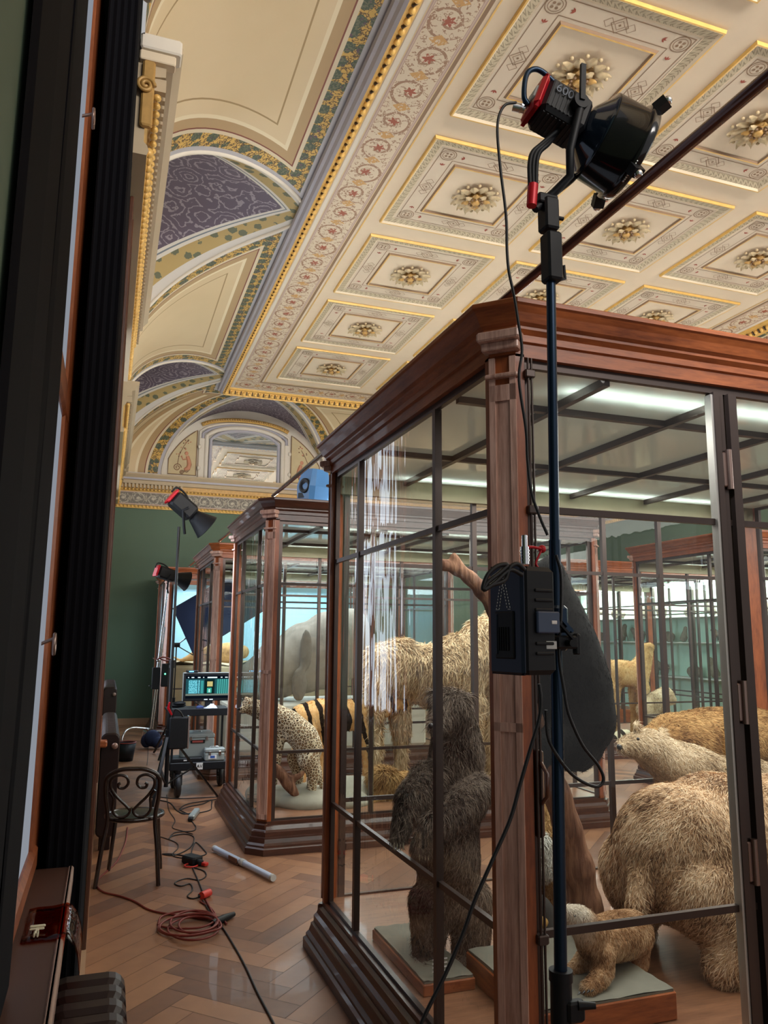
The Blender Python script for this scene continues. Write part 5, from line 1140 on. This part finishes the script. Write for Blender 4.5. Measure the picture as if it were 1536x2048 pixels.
def creature(name, limbs, mat, parent, voxel=.02, fur=0, flen=.04, fw=.004, flow=(0,0,-1), lift=.45, smooth=6, noise=.0, props=None):
    """limbs: chains of (point, radius); grown into one continuous skin, then furred"""
    mb = MB()
    for ch in limbs:
        for i, (p, r) in enumerate(ch):
            p = Vector(p); mb.ball(p, r, 10)
            if i:
                q, r0 = Vector(ch[i-1][0]), ch[i-1][1]; rr = r if not isinstance(r, tuple) else min(r); r0 = r0 if not isinstance(r0, tuple) else min(r0)
                if (p-q).length > 1e-4: mb.tube([q, p], [r0, rr], 14)
    o = mb.build(name, mat, None)
    md = o.modifiers.new('r', 'REMESH'); md.mode = 'VOXEL'; md.voxel_size = voxel; md.use_smooth_shade = True
    ms = o.modifiers.new('s', 'SMOOTH'); ms.factor = .6; ms.iterations = smooth
    bpy.context.view_layer.update()
    dg = bpy.context.evaluated_depsgraph_get(); ev = o.evaluated_get(dg); me = bpy.data.meshes.new_from_object(ev, depsgraph=dg)
    old = o.data; o.modifiers.clear(); 
    nv = len(me.vertices); co = np.empty(nv*3, np.float32); me.vertices.foreach_get('co', co); co = co.reshape(-1, 3)
    no = np.empty(nv*3, np.float32); me.vertices.foreach_get('normal', no); no = no.reshape(-1, 3)
    if noise:
        ph = co @ np.array([[11, 3, 7], [5, 13, -4], [-6, 4, 12]], np.float32).T / 1.0
        d = (np.sin(ph[:,0]) + np.sin(ph[:,1]*1.3) + np.sin(ph[:,2]*1.7))/3*noise
        co = co + no*d[:,None]; me.vertices.foreach_set('co', co.ravel())
    me.calc_loop_triangles(); nt = len(me.loop_triangles); tri = np.empty(nt*3, np.int32); me.loop_triangles.foreach_get('vertices', tri); tri = tri.reshape(-1, 3)
    polys = [tuple(p.vertices) for p in me.polygons]
    V = [co]; 
    if fur:
        a, b, c = co[tri[:,0]], co[tri[:,1]], co[tri[:,2]]; ar = np.linalg.norm(np.cross(b-a, c-a), axis=1); pr = ar/ar.sum()
        k = rng.choice(nt, fur, p=pr); r1 = np.sqrt(rng.random(fur))[:,None]; r2 = rng.random(fur)[:,None]
        P = a[k]*(1-r1) + b[k]*r1*(1-r2) + c[k]*r1*r2; n = no[tri[k,0]]
        fl = np.array(flow, np.float32)[None,:] + rng.normal(0, .38, (fur, 3)) + .35*np.stack([np.sin(P[:,1]*9+P[:,2]*7), np.sin(P[:,0]*8), np.sin(P[:,0]*7+P[:,1]*5)*.5], 1)
        fl -= n*(fl*n).sum(1)[:,None]; fl /= np.linalg.norm(fl, axis=1)[:,None]+1e-6
        D = fl*(1-lift*.5) + n*lift; D /= np.linalg.norm(D, axis=1)[:,None]
        Ln = flen*(.55+.8*rng.random(fur))[:,None]
        sd = np.cross(D, n + rng.normal(0, .5, (fur, 3))); sd /= np.linalg.norm(sd, axis=1)[:,None]+1e-6; sd *= fw*.5
        P0 = P - n*flen*.1
        mid = P0 + D*Ln*.55 + n*Ln*.06
        tip = P0 + D*Ln + fl*Ln*.15 - n*Ln*.12
        B = np.stack([P0-sd, P0+sd, mid+sd*.8, mid-sd*.8, tip], 1).reshape(-1, 3).astype(np.float32)
        V.append(B)
    me2 = bpy.data.meshes.new(name)
    allv = np.concatenate(V); nb = len(polys)
    lens = [len(p) for p in polys]; idx = np.fromiter((i for p in polys for i in p), np.int32)
    us = [np.full(len(idx), .5, np.float32)]; vs_ = [np.zeros(len(idx), np.float32)]
    starts = np.concatenate([[0], np.cumsum(lens)[:-1]]).astype(np.int32); tot = np.array(lens, np.int32)
    if fur:
        base = nv + 5*np.arange(fur, dtype=np.int32)[:,None]
        quad = base + np.array([[0,1,2,3]], np.int32); tr = base + np.array([[3,2,4]], np.int32)
        rnd = rng.random(fur).astype(np.float32)
        idx = np.concatenate([idx, quad.ravel(), tr.ravel()])
        s0 = int(tot.sum()); starts = np.concatenate([starts, s0+4*np.arange(fur, dtype=np.int32), s0+4*fur+3*np.arange(fur, dtype=np.int32)]).astype(np.int32)
        tot = np.concatenate([tot, np.full(fur, 4, np.int32), np.full(fur, 3, np.int32)])
        us += [np.repeat(rnd, 4), np.repeat(rnd, 3)]; vs_ += [np.tile(np.array([0,0,.5,.5], np.float32), fur), np.tile(np.array([.5,.5,1], np.float32), fur)]
    me2.vertices.add(len(allv)); me2.vertices.foreach_set('co', allv.ravel())
    me2.loops.add(len(idx)); me2.loops.foreach_set('vertex_index', idx)
    me2.polygons.add(len(tot)); me2.polygons.foreach_set('loop_start', starts); me2.polygons.foreach_set('loop_total', tot)
    me2.polygons.foreach_set('use_smooth', np.ones(len(tot), bool))
    ul = me2.uv_layers.new(name='UVMap'); uvv = np.stack([np.concatenate(us), np.concatenate(vs_)], 1); ul.data.foreach_set('uv', uvv.ravel().astype(np.float32))
    me2.materials.append(mat); me2.update(calc_edges=True); o.data = me2; bpy.data.meshes.remove(old); bpy.data.meshes.remove(me)
    if parent: o.parent = parent
    return o
FUR = dict(
    brown=m_fur('golden_brown_fur', (lin(92,62,44), lin(204,168,130), lin(236,212,180)), 5), grey=m_fur('grey_black_fur', (lin(40,32,30), lin(98,86,78), lin(158,142,128)), 5),
    black=m_fur('black_fur', (lin(6,6,6), lin(13,12,11), lin(24,22,20)), 5), tan=m_fur('tan_fur', (lin(150,112,70), lin(190,152,100), lin(210,180,130)), 4),
    pale=m_fur('pale_ochre_fur', (lin(122,98,74), lin(192,168,134), lin(226,208,180)), 5), umber=m_fur('umber_fur', (lin(104,70,42), lin(164,124,78), lin(196,160,108)), 5),
    white=m_fur('white_fur', (lin(170,170,160), lin(206,206,196), lin(226,226,220)), 4), cub=m_fur('cub_fur', (lin(110,74,50), lin(190,146,104), lin(226,196,160)), 9, pattern='cub'),
    leopard=m_fur('leopard_fur', (lin(206,190,160), lin(222,206,176), lin(232,222,200)), 3, pattern='leopard'), tiger=m_fur('tiger_fur', (lin(206,150,88), lin(220,172,112), lin(232,200,150)), 3, pattern='tiger'),
    spotted=m_fur('spotted_fur', (lin(190,180,150), lin(206,198,170), lin(222,214,190)), 3, pattern='stripe'), shaggy=m_fur('cream_shaggy_fur', (lin(150,122,92), lin(200,172,136), lin(224,202,170)), 2.5),
    lion=m_fur('lion_fur', (lin(120,84,48), lin(164,124,76), lin(190,150,100)), 4), hide=m_fur('grey_seal_hide', (lin(122,110,98), lin(150,136,122), lin(168,154,140)), 1.2),
    small=m_fur('small_animal_fur', (lin(84,74,66), lin(124,112,100), lin(160,148,134)), 3), redbrown=m_fur('reddish_fur', (lin(120,66,50), lin(160,100,80), lin(186,130,104)), 4))
def eyes(pts, r, parent):
    for p in pts: MB().ball(p, r, 8).build('eye', MT['eye'], parent)
A_ = at
def animal(label, cat='stuffed animal', name='stuffed_bear', pos=(0,0,0)): return thing(name, label, cat, pos)
# plinths
def plinth(label, x0, y0, x1, y1, z1, name='plinth'):
    t = thing(name, label, 'plinth', ((x0+x1)/2, (y0+y1)/2, .25)); MB().bbox((x0,y0,.2505),(x1,y1,z1-.012), .004).build('wooden_base', MT['mahogh'], t)
    mb = MB(); n = 14; rows = [[(x0+.008+(x1-x0-.016)*i/n, y0+.008+(y1-y0-.016)*j/n, z1 + .004*math.sin(i*2.1+j*1.7)*math.sin(i*.9-j*1.3)) for i in range(n+1)] for j in range(n+1)]
    mb.grid(rows); mb.box((x0+.008, y0+.008, z1-.013), (x1-.008, y1-.008, z1-.004)); mb.build('stone_top', MT['stone'], t); return rel(t)
plinth('low wooden plinth with grey top under the bear cub', 1.62, 2.80, 2.25, 3.44, .365)
plinth('low wooden plinth with grey top under the upright dark bear', 1.355, 3.30, 1.60, 3.98, .31)
o = thing('caption_card', 'clear folded caption card on the plinth before the upright bear', 'card', (1.44, 3.34, .31))
MB().bbox((1.40, 3.335, .312),(1.49, 3.338, .40), .001).build('card', MT['glass'], o); b = MB()
for k in range(4): b.box((1.41, 3.331, .33+.016*k),(1.48, 3.333, .334+.016*k))
b.build('printed_lines', MT['labelw'], o); rel(o)
# 1 big brown bear seen from behind
t = animal('large pale brown bear standing with its rump to the front glass', pos=(3.0,3.3,.25))
L1 = [[((2.70,3.30,.72),(.31,.30,.33)),((2.95,3.33,.73),(.33,.33,.34)),((3.35,3.36,.74),(.33,.30,.32)),((3.65,3.40,.78),.27),((3.92,3.42,.84),.19),((4.10,3.43,.80),.15),((4.26,3.44,.74),.075),((4.34,3.44,.73),.05)],
  [((2.68,3.14,.60),.21),((2.76,3.02,.46),.14),((2.68,3.00,.34),.095),((2.66,2.99,.29),.07),((2.77,2.97,.285),.058)],
  [((2.60,3.46,.60),.21),((2.66,3.52,.46),.14),((2.58,3.52,.34),.10),((2.56,3.52,.29),.075),((2.66,3.52,.285),.058)],
  [((3.55,3.20,.60),.17),((3.55,3.12,.42),.11),((3.55,3.10,.30),.085),((3.63,3.10,.29),.06)],
  [((3.60,3.55,.60),.17),((3.62,3.58,.42),.11),((3.60,3.60,.30),.085),((3.68,3.60,.29),.06)],
  [((4.03,3.32,.94),.04)],[((4.03,3.54,.94),.04)],[((2.42,3.22,.66),.06),((2.37,3.20,.56),.05)]]
creature('body', L1, FUR['brown'], t, .024, 120000, .042, .0030, (-.25,0,-1), .32, noise=.018); MB().ball((4.38,3.44,.75), .022, 8).build('nose', MT['nose'], t); eyes([(4.2,3.37,.84),(4.2,3.51,.84)], .012, t); rel(t)
# 2 cub
t = animal('small blond bear cub on a grey-topped plinth looking up left', pos=(1.95,2.95,.365), name='bear_cub')
y = 3.02; L2 = [[(A_(1262,1868,y+.12),.095),(A_(1228,1872,y+.05),.098),(A_(1192,1880,y-.02),.088),(A_(1172,1855,y-.05),.062),(A_(1158,1838,y-.06),.050),(A_(1140,1826,y-.08),.026),(A_(1131,1820,y-.09),.016)],
  [(A_(1205,1905,y-.08),.05),(A_(1208,1940,y-.10),.038),(A_(1192,1965,y-.13),.030),(A_(1175,1978,y-.14),.026)],[(A_(1180,1905,y+.06),.045),(A_(1160,1930,y+.06),.032),(A_(1142,1944,y+.05),.026)],
  [(A_(1275,1890,y+.10),.055),(A_(1280,1925,y+.10),.04),(A_(1272,1950,y+.08),.03),(A_(1256,1956,y+.07),.025)],[(A_(1245,1895,y+.22),.05),(A_(1240,1930,y+.22),.032)],[(A_(1176,1826,y-.02),.018)],[(A_(1166,1832,y-.10),.017)]]
creature('body', L2, FUR['cub'], t, .010, 45000, .018, .0016, (.3,0,-1), .4, noise=.006); MB().ball(A_(1128,1817,y-.095), .008, 8).build('nose', MT['nose'], t); eyes([A_(1150,1832,y-.112)], .005, t)
b = MB(); 
for k in range(4): b.tube([A_(1160+k*9,1985-k*2,y-.165), A_(1155+k*9,1990-k*2,y-.18)], [.005,.001], 6)
b.build('claws', MT['nose'], t); rel(t)
# 3 upright dark bear (sloth-bear like)
t = animal('dark grey-brown bear standing upright behind the left side glass, forepaws hanging', pos=(1.6,3.6,.31))
y = 3.62; L3 = [[(A_(898,1790,y),(.15,.14,.14)),(A_(893,1700,y),(.165,.15,.16)),(A_(905,1600,y),(.175,.14,.16)),(A_(912,1510,y),.13),(A_(908,1455,y),.105),(A_(902,1420,y-.02),.095),(A_(880,1442,y-.10),.05),(A_(868,1452,y-.15),.034)],
  [(A_(862,1560,y-.06),.085),(A_(822,1596,y-.14),.062),(A_(806,1640,y-.17),.05),(A_(796,1668,y-.18),.040)],[(A_(945,1580,y-.10),.09),(A_(905,1630,y-.20),.068),(A_(868,1648,y-.25),.056),(A_(846,1688,y-.26),.042)],
  [(A_(868,1800,y-.03),.115),(A_(858,1870,y-.04),.085),(A_(852,1925,y-.05),.065),(A_(840,1945,y-.12),.045)],[(A_(935,1800,y-.03),.115),(A_(940,1870,y-.04),.085),(A_(935,1915,y-.05),.065),(A_(930,1940,y-.12),.045)],[(A_(872,1392,y),.03)],[(A_(934,1396,y),.032)]]
creature('body', L3, FUR['grey'], t, .016, 95000, .052, .0026, (0,0,-1), .28, noise=.012); MB().ball(A_(862,1452,y-.18), .014, 8).build('nose', MT['nose'], t); eyes([A_(878,1428,y-.14)], .007, t)
b = MB()
for (u, v, dy) in ((796,1676,-.19),(846,1696,-.27),(836,1948,-.15),(926,1944,-.15)):
    for k in range(4): p = A_(u+(k-1.5)*6, v, y+dy); b.tube([p, p+Vector((-.004,-.02,-.02)), p+Vector((-.006,-.025,-.045))], [.005,.004,.001], 6)
b.build('claws', MT['ivory'], t, 'long pale claws'); rel(t)
# 4 black bear clinging to a trunk
t = thing('tree_trunk', 'leaning bark-stripped tree trunk with a forked stub reaching left', 'tree trunk', (2.2,3.45,.25))
y = 3.42; tr = crv([A_(1182,1890,y),A_(1168,1800,y),A_(1148,1700,y),A_(1118,1600,y),A_(1085,1500,y),A_(1050,1400,y),A_(1018,1300,y),A_(985,1210,y),A_(950,1165,y),A_(915,1140,y),A_(880,1128,y)], 5)
kk = len(tr); creature('trunk', [[(p, .085-.06*i/kk+.006*math.sin(i*1.7)) for i, p in enumerate(tr)], [(A_(945,1165,y),.03),(A_(925,1140,y),.028),(A_(908,1114,y),.022)]], MT['bark'], t, .012, 0, noise=.008, smooth=3); rel(t)
t = animal('black bear clinging high on the leaning trunk, back to the glass', pos=(2.2,3.35,1.1))
y = 3.38; L4 = [[(A_(1100,1150,y),.085),(A_(1112,1210,y),.12),(A_(1128,1285,y),(.17,.17,.17)),(A_(1146,1375,y),(.20,.19,.19)),(A_(1156,1440,y),.18),(A_(1140,1480,y),.15)],
  [(A_(1088,1165,y-.04),.05),(A_(1068,1185,y-.06),.035)],[(A_(1100,1120,y),.035)],[(A_(1085,1270,y-.05),.08),(A_(1050,1250,y-.06),.06),(A_(1020,1235,y-.04),.05)],[(A_(1120,1480,y-.05),.10),(A_(1085,1495,y-.10),.075),(A_(1068,1530,y-.12),.055)],[(A_(1185,1470,y),.06),(A_(1190,1505,y-.02),.045),(A_(1165,1530,y-.02),.04)]]
creature('body', L4, FUR['black'], t, .018, 16000, .030, .0022, (0,0,-1), .10, noise=.008); MB().ball(A_(1060,1190,y-.08), .014, 8).build('nose', MT['nose'], t); rel(t)
# 5 tan bear seated behind the trunk
t = animal('tan bear with white chest sitting behind the foot of the trunk', pos=(2.2,3.95,.25))
y = 3.98; L5 = [[(A_(1075,1610,y),.10),(A_(1085,1660,y),.14),(A_(1095,1730,y),.15),(A_(1110,1790,y),.14)],[(A_(1110,1700,y-.05),.09),(A_(1140,1770,y-.06),.065),(A_(1158,1835,y-.06),.05)],[(A_(1062,1575,y),.085),(A_(1045,1585,y-.06),.045)],[(A_(1075,1550,y),.025)]]
creature('body', L5, FUR['tan'], t, .018, 22000, .035, .004, (0,0,-1), .35); creature('white_chest', [[(A_(1078,1690,y-.12),.07),(A_(1085,1740,y-.13),.06)]], FUR['white'], t, .012, 5000, .03, .0035, (0,0,-1), .35)['label'] = 'white chest'; rel(t)
t = thing('rock', 'dark jagged rock at the foot of the trunk', 'rock', (2.0,3.7,.25)); creature('stone', [[(A_(1075,1830,3.72),.10),(A_(1090,1880,3.70),.12)],[(A_(1050,1880,3.75),.11)]], MT['darkrock'], t, .016, 0, noise=.03, smooth=1); rel(t)
for i, (u, v, r, lab) in enumerate(((1078,1845,.035,'ochre stone lying in front of the dark rock'), (1082,1875,.028,'small tan stone below the ochre stone'))):
    o = MB().ball(A_(u, v, 3.35), (r*1.3, r, r*.8), 8).build('stone', MT['ochre']); tag(o, lab, 'stone')
# 6 pale bear with raised head
t = animal('pale ochre bear with lifted muzzle pointing left, behind the big bear', pos=(3.3,4.0,.25))
y = 3.98; L6 = [[(A_(1560,1590,y+.15),.18),(A_(1490,1570,y+.10),.17),(A_(1425,1560,y+.05),.155),(A_(1375,1540,y+.02),.15),(A_(1330,1515,y-.02),.125),(A_(1295,1492,y-.05),.10),(A_(1262,1490,y-.09),.055),(A_(1246,1492,y-.10),.036)],
  [(A_(1400,1620,y-.06),.10),(A_(1395,1700,y-.06),.08),(A_(1395,1790,y-.06),.06)],[(A_(1520,1630,y),.11),(A_(1515,1740,y),.07)],[(A_(1272,1452,y-.10),.026)],[(A_(1325,1462,y+.04),.028)]]
creature('body', L6, FUR['pale'], t, .018, 80000, .034, .0028, (.8,.1,-.5), .3, noise=.01); MB().ball(A_(1239,1494,y-.115), .017, 8).build('nose', MT['nose'], t); eyes([A_(1276,1478,y-.165)], .009, t); rel(t)
# 7 brown bear at the back
t = animal('umber brown bear lying along the back glass, only its back showing', pos=(3.9,4.35,.25))
y = 4.36; L7 = [[(A_(1310,1500,y),.14),(A_(1350,1485,y),.19),(A_(1420,1478,y),.21),(A_(1500,1475,y),.21),(A_(1570,1490,y),.19)],[(A_(1345,1560,y),.12),(A_(1345,1680,y),.09),(A_(1345,1760,y),.08)],[(A_(1560,1560,y),.12),(A_(1555,1700,y),.09)]]
creature('body', L7, FUR['umber'], t, .022, 40000, .034, .0034, (.7,0,-.6), .35, noise=.012); rel(t)
# ---- leopard case
t = animal('leopard with its hindquarters to the right on a pale rock', name='stuffed_leopard', pos=(1.8,7.4,.4))
y = 7.3; L8 = [[(A_(498,1412,y+.15),.075),(A_(522,1420,y+.12),.09),(A_(548,1432,y+.08),.12),(A_(580,1448,y+.02),.125),(A_(608,1476,y-.06),.14),(A_(618,1496,y-.08),.13)],[(A_(484,1420,y+.10),.035)],[(A_(492,1396,y+.16),.022)],[(A_(508,1398,y+.10),.022)],
  [(A_(616,1520,y-.14),.10),(A_(628,1548,y-.15),.06),(A_(622,1578,y-.12),.045),(A_(634,1602,y-.15),.036),(A_(624,1606,y-.2),.03)],[(A_(590,1515,y+.06),.08),(A_(598,1555,y+.06),.05),(A_(594,1580,y+.06),.036)],
  [(A_(532,1470,y+.16),.07),(A_(526,1520,y+.16),.042),(A_(520,1560,y+.14),.034)],[(A_(556,1475,y+.04),.07),(A_(552,1530,y+.02),.042),(A_(548,1566,y),.034)],[(A_(630,1500,y-.12),.03),(A_(640,1545,y-.1),.024),(A_(644,1590,y-.1),.02)]]
creature('body', L8, FUR['leopard'], t, .016, 0, smooth=5); MB().ball(A_(478,1418,y+.08), .014, 6).build('nose', MT['nose'], t); rel(t)
t = thing('rock', 'pale grey flat rock slab under the leopard', 'rock', (1.9,7.3,.25)); creature('stone', [[((1.50,7.45,.30),(.20,.30,.11)),((1.80,7.3,.28),(.30,.36,.12)),((2.15,7.15,.27),(.26,.26,.09))],[((2.3,7.5,.3),(.3,.3,.12)),((2.8,7.5,.28),(.3,.3,.10))]], MT['rock'], t, .03, 0, noise=.02, smooth=2); rel(t)
o = creature('driftwood', [[(A_(560,1545,7.1),.05),(A_(575,1565,7.1),.06),(A_(592,1590,7.1),.035)],[(A_(575,1560,7.1),.045),(A_(598,1552,7.1),.03),(A_(606,1545,7.1),.02)],[(A_(545,1530,7.1),.03),(A_(562,1545,7.1),.045)]], MT['bark'], None, .014, 0, noise=.012, smooth=2); tag(o, 'twisted brown driftwood root on the rock below the leopard', 'driftwood')
t = animal('tiger seen side-on behind the leopard, striped flank', name='stuffed_tiger', pos=(2.4,8.1,.25))
y = 8.12; L9 = [[(A_(608,1438,y),.16),(A_(640,1430,y),.17),(A_(690,1432,y),.16),(A_(735,1425,y),.18),(A_(768,1408,y),.13),(A_(792,1400,y),.12),(A_(808,1410,y-.08),.06)],[(A_(610,1465,y-.1),.12),(A_(600,1510,y-.1),.06),(A_(604,1560,y-.1),.05)],[(A_(632,1470,y+.1),.11),(A_(640,1520,y+.1),.06),(A_(640,1560,y+.1),.05)],[(A_(735,1460,y-.1),.10),(A_(735,1520,y-.1),.06),(A_(735,1565,y-.1),.05)],[(A_(600,1425,y),.05),(A_(590,1470,y-.1),.035),(A_(588,1540,y-.1),.03)]]
creature('body', L9, FUR['tiger'], t, .024, 8000, .03, .006, (0,0,-1), .3); rel(t)
t = animal('brown-maned lion lying low on the floor of the leopard case', name='stuffed_lion', pos=(2.7,7.3,.25))
y = 7.2; L10 = [[(A_(760,1592,y),.10),(A_(775,1580,y+.15),.14),(A_(810,1575,y+.25),.16),(A_(860,1580,y+.3),.17),(A_(910,1590,y+.3),.17)],[(A_(742,1604,y-.08),.055)]]
creature('body', L10, FUR['lion'], t, .022, 6000, .03, .006, (0,0,-1), .3); creature('mane', [[(A_(770,1570,y+.08),.15),(A_(778,1590,y+.08),.15)],[(A_(762,1560,y+.04),.11)]], FUR['umber'], t, .022, 14000, .09, .006, (0,0,-1), .4); rel(t)
t = animal('huge cream shaggy-furred animal filling the back of the leopard case', name='stuffed_mammal', pos=(3.4,8.1,.25))
y = 8.05; L11 = [[(A_(765,1330,y),(.22,.22,.24)),(A_(800,1335,y),(.28,.26,.30)),(A_(860,1350,y),(.32,.27,.34)),(A_(920,1335,y),(.32,.27,.38)),(A_(965,1300,y),(.30,.25,.36)),(A_(1000,1262,y),(.22,.2,.28)),(A_(1030,1240,y),.18)],
  [(A_(752,1360,y-.1),.13),(A_(752,1440,y-.1),.08),(A_(750,1540,y-.1),.06),(A_(750,1600,y-.1),.06)],[(A_(800,1380,y+.1),.13),(A_(802,1480,y+.1),.08),(A_(800,1590,y+.1),.06)],[(A_(945,1400,y-.1),.14),(A_(945,1500,y-.1),.08),(A_(945,1600,y-.1),.07)],[(A_(985,1380,y+.1),.14),(A_(985,1500,y+.1),.08),(A_(985,1600,y+.1),.07)]]
creature('body', L11, FUR['shaggy'], t, .034, 26000, .10, .010, (0,0,-1), .35, noise=.02); rel(t)
# ---- seal case
t = animal('huge grey seal with raised neck in the blue-lit case beyond', name='stuffed_seal', pos=(2.6,11.3,.25))
y = 11.2; L12 = [[(A_(470,1380,y+.1),.16),(A_(510,1362,y),.30),(A_(560,1335,y),(.40,.42,.44)),(A_(610,1315,y),(.46,.46,.52)),(A_(655,1300,y),(.46,.46,.58)),(A_(690,1290,y),(.40,.4,.52)),(A_(700,1255,y),.30)]]
creature('body', L12, FUR['hide'], t, .05, 0, smooth=8); creature('flipper', [[(A_(612,1300,y-.50),(.10,.05,.30)),(A_(598,1370,y-.56),(.12,.05,.24))]], m_fur('dark_flipper_hide', (lin(96,86,76), lin(116,104,92), lin(130,118,106)), 2), t, .03, 0); rel(t)
t = thing('plinth', 'white slab plinth carrying the huge grey seal', 'plinth', (3.0,11.25,.25)); MB().bbox((1.55,10.6,.25),(4.4,11.9,.86), .03).build('block', MT['white'], t); rel(t)
# ---- blue-backed case
t = thing('plinth', 'sandy rock bank inside the blue-backed case', 'plinth', (2.8,15.2,.25)); mb = MB(); rows = []
mb.bbox((1.10,14.45,.25),(4.5,16.15,1.24), .05)
for j in range(14): rows.append([(1.10+3.4*i/20, 14.45+1.7*j/13, 1.27 + .05*math.sin(i*1.3+j)*math.cos(j*.9-i*.4)) for i in range(21)])
mb.grid(rows); mb.build('block', MT['sand'], t); rel(t)
t = animal('small tan seal lying on the sandy bank, tail flippers raised left', name='stuffed_seal', pos=(1.6,15.0,1.3)); y = 15.0
creature('body', [[(A_(360,1322,y),.03),(A_(372,1318,y),.05),(A_(390,1312,y),.10),(A_(420,1308,y),.17),(A_(455,1306,y),.2),(A_(485,1304,y),.13)],[(A_(362,1322,y),.03),(A_(347,1314,y),.022)],[(A_(362,1324,y),.03),(A_(346,1328,y),.024)]], FUR['lion'], t, .02, 0); rel(t)
# ---- across the aisle
t = animal('tan long-necked animal standing in the case beyond the aisle', name='stuffed_mammal', pos=(8.0,10.9,.25)); y = 10.9
creature('body', [[(A_(1215,1345,y),.20),(A_(1240,1345,y),.21),(A_(1272,1350,y),.22),(A_(1286,1325,y),.15),(A_(1292,1300,y),.12),(A_(1300,1294,y-.05),.08)],[(A_(1285,1375,y-.1),.12),(A_(1284,1430,y-.1),.07),(A_(1284,1480,y-.1),.06)],[(A_(1268,1380,y+.1),.10),(A_(1268,1430,y+.1),.06),(A_(1266,1480,y+.1),.05)],[(A_(1215,1370,y-.1),.13),(A_(1212,1430,y-.1),.07),(A_(1212,1480,y-.1),.05)],[(A_(1228,1370,y+.1),.13),(A_(1228,1430,y+.1),.07),(A_(1228,1480,y+.1),.05)]], FUR['tan'], t, .03, 6000, .04, .008, (0,0,-1), .3); rel(t)
t = animal('cream crouching cat beside the tan long-necked animal', name='stuffed_wild_cat', pos=(8.4,10.6,.25)); y = 10.6
creature('body', [[(A_(1292,1420,y),.16),(A_(1310,1405,y),.17),(A_(1330,1392,y),.15),(A_(1344,1400,y-.05),.08)],[(A_(1328,1375,y),.03)],[(A_(1338,1378,y),.03)],[(A_(1300,1440,y),.10),(A_(1300,1480,y),.08)],[(A_(1330,1420,y),.09),(A_(1330,1480,y),.06)]], FUR['pale'], t, .024, 5000, .03, .007, (0,0,-1), .3); rel(t)
t = animal('low spotted cat stretched out behind the black bear', name='stuffed_wild_cat', pos=(7.3,10.5,.25)); y = 10.45
creature('body', [[(A_(1175,1486,y),.08),(A_(1195,1484,y),.10),(A_(1225,1482,y),.11),(A_(1245,1470,y),.09),(A_(1254,1466,y),.06)],[(A_(1180,1494,y),.05),(A_(1182,1500,y),.04)],[(A_(1238,1492,y),.05),(A_(1240,1500,y),.04)]], FUR['spotted'], t, .02, 0); rel(t)
# ---- small animals on the shelves of the wall cabinet
def small_beast(kind):
    L = {0: [[((-.16,0,.16),.055),((0,0,.17),.065),((.13,0,.18),.06),((.20,0,.24),.045),((.26,0,.23),.022)],[((.10,.03,.13),.025),((.10,.03,.01),.016)],[((.10,-.03,.13),.025),((.12,-.03,.01),.016)],[((-.15,.03,.13),.03),((-.15,.03,.01),.016)],[((-.15,-.03,.13),.03),((-.13,-.03,.01),.016)],[((-.19,0,.17),.018),((-.30,0,.12),.012)]],
         1: [[((-.10,0,.11),.10),((.0,0,.12),.11),((.10,0,.10),.07),((.17,0,.08),.03)],[((.08,.04,.05),.025),((.08,.04,.01),.02)],[((.08,-.04,.05),.025),((.08,-.04,.01),.02)],[((-.1,.04,.05),.03),((-.1,.04,.01),.02)],[((-.1,-.04,.05),.03),((-.1,-.04,.01),.02)]],
         2: [[((-.05,0,.08),.08),((-.01,0,.16),.07),((.03,0,.25),.05),((.05,0,.31),.045),((.10,0,.30),.022)],[((.03,.03,.20),.02),((.08,.03,.08),.015),((.09,.03,.01),.015)],[((.03,-.03,.20),.02),((.08,-.03,.08),.015),((.09,-.03,.01),.015)],[((-.12,0,.04),.02),((-.26,0,.03),.013)]]}[kind]
    return L
protos = []
for k, (nm, desc) in enumerate((('stuffed_mongoose', 'four-legged'), ('stuffed_porcupine', 'round-backed'), ('stuffed_monkey', 'sitting'))):
    o = creature(nm, small_beast(k), FUR['small'], None, .016, 0); protos.append((o, nm, desc))
shelfn = {1.71: 'middle', 2.2: 'top', 1.04: 'lower'}
used = set(); 
for z in (1.04, 1.71, 2.2):
    for i in range(11):
        k = (i*2 + int(z*10)) % 3; o0, nm, desc = protos[k]; yy = 8.2 + i*.72 + .12*math.sin(i*3+z*5)
        if k in used: o = o0.copy(); C.objects.link(o)
        else: o = o0; used.add(k)
        s = (1.15 if z < 1.2 else 1.0)*(1.0 + .12*math.sin(i*5.)); o.scale = (s, s, s); o.location = (10.76, yy, z + .001); o.rotation_euler = (0, 0, (PI/2 if i % 3 else -PI/2) + .2*math.sin(i*7))
        tag(o, 'small %s stuffed animal on the %s shelf of the mint-backed wall cabinet' % (desc, shelfn[z]), 'stuffed animal', 'small %s animals on the %s shelf' % (desc, shelfn[z]))
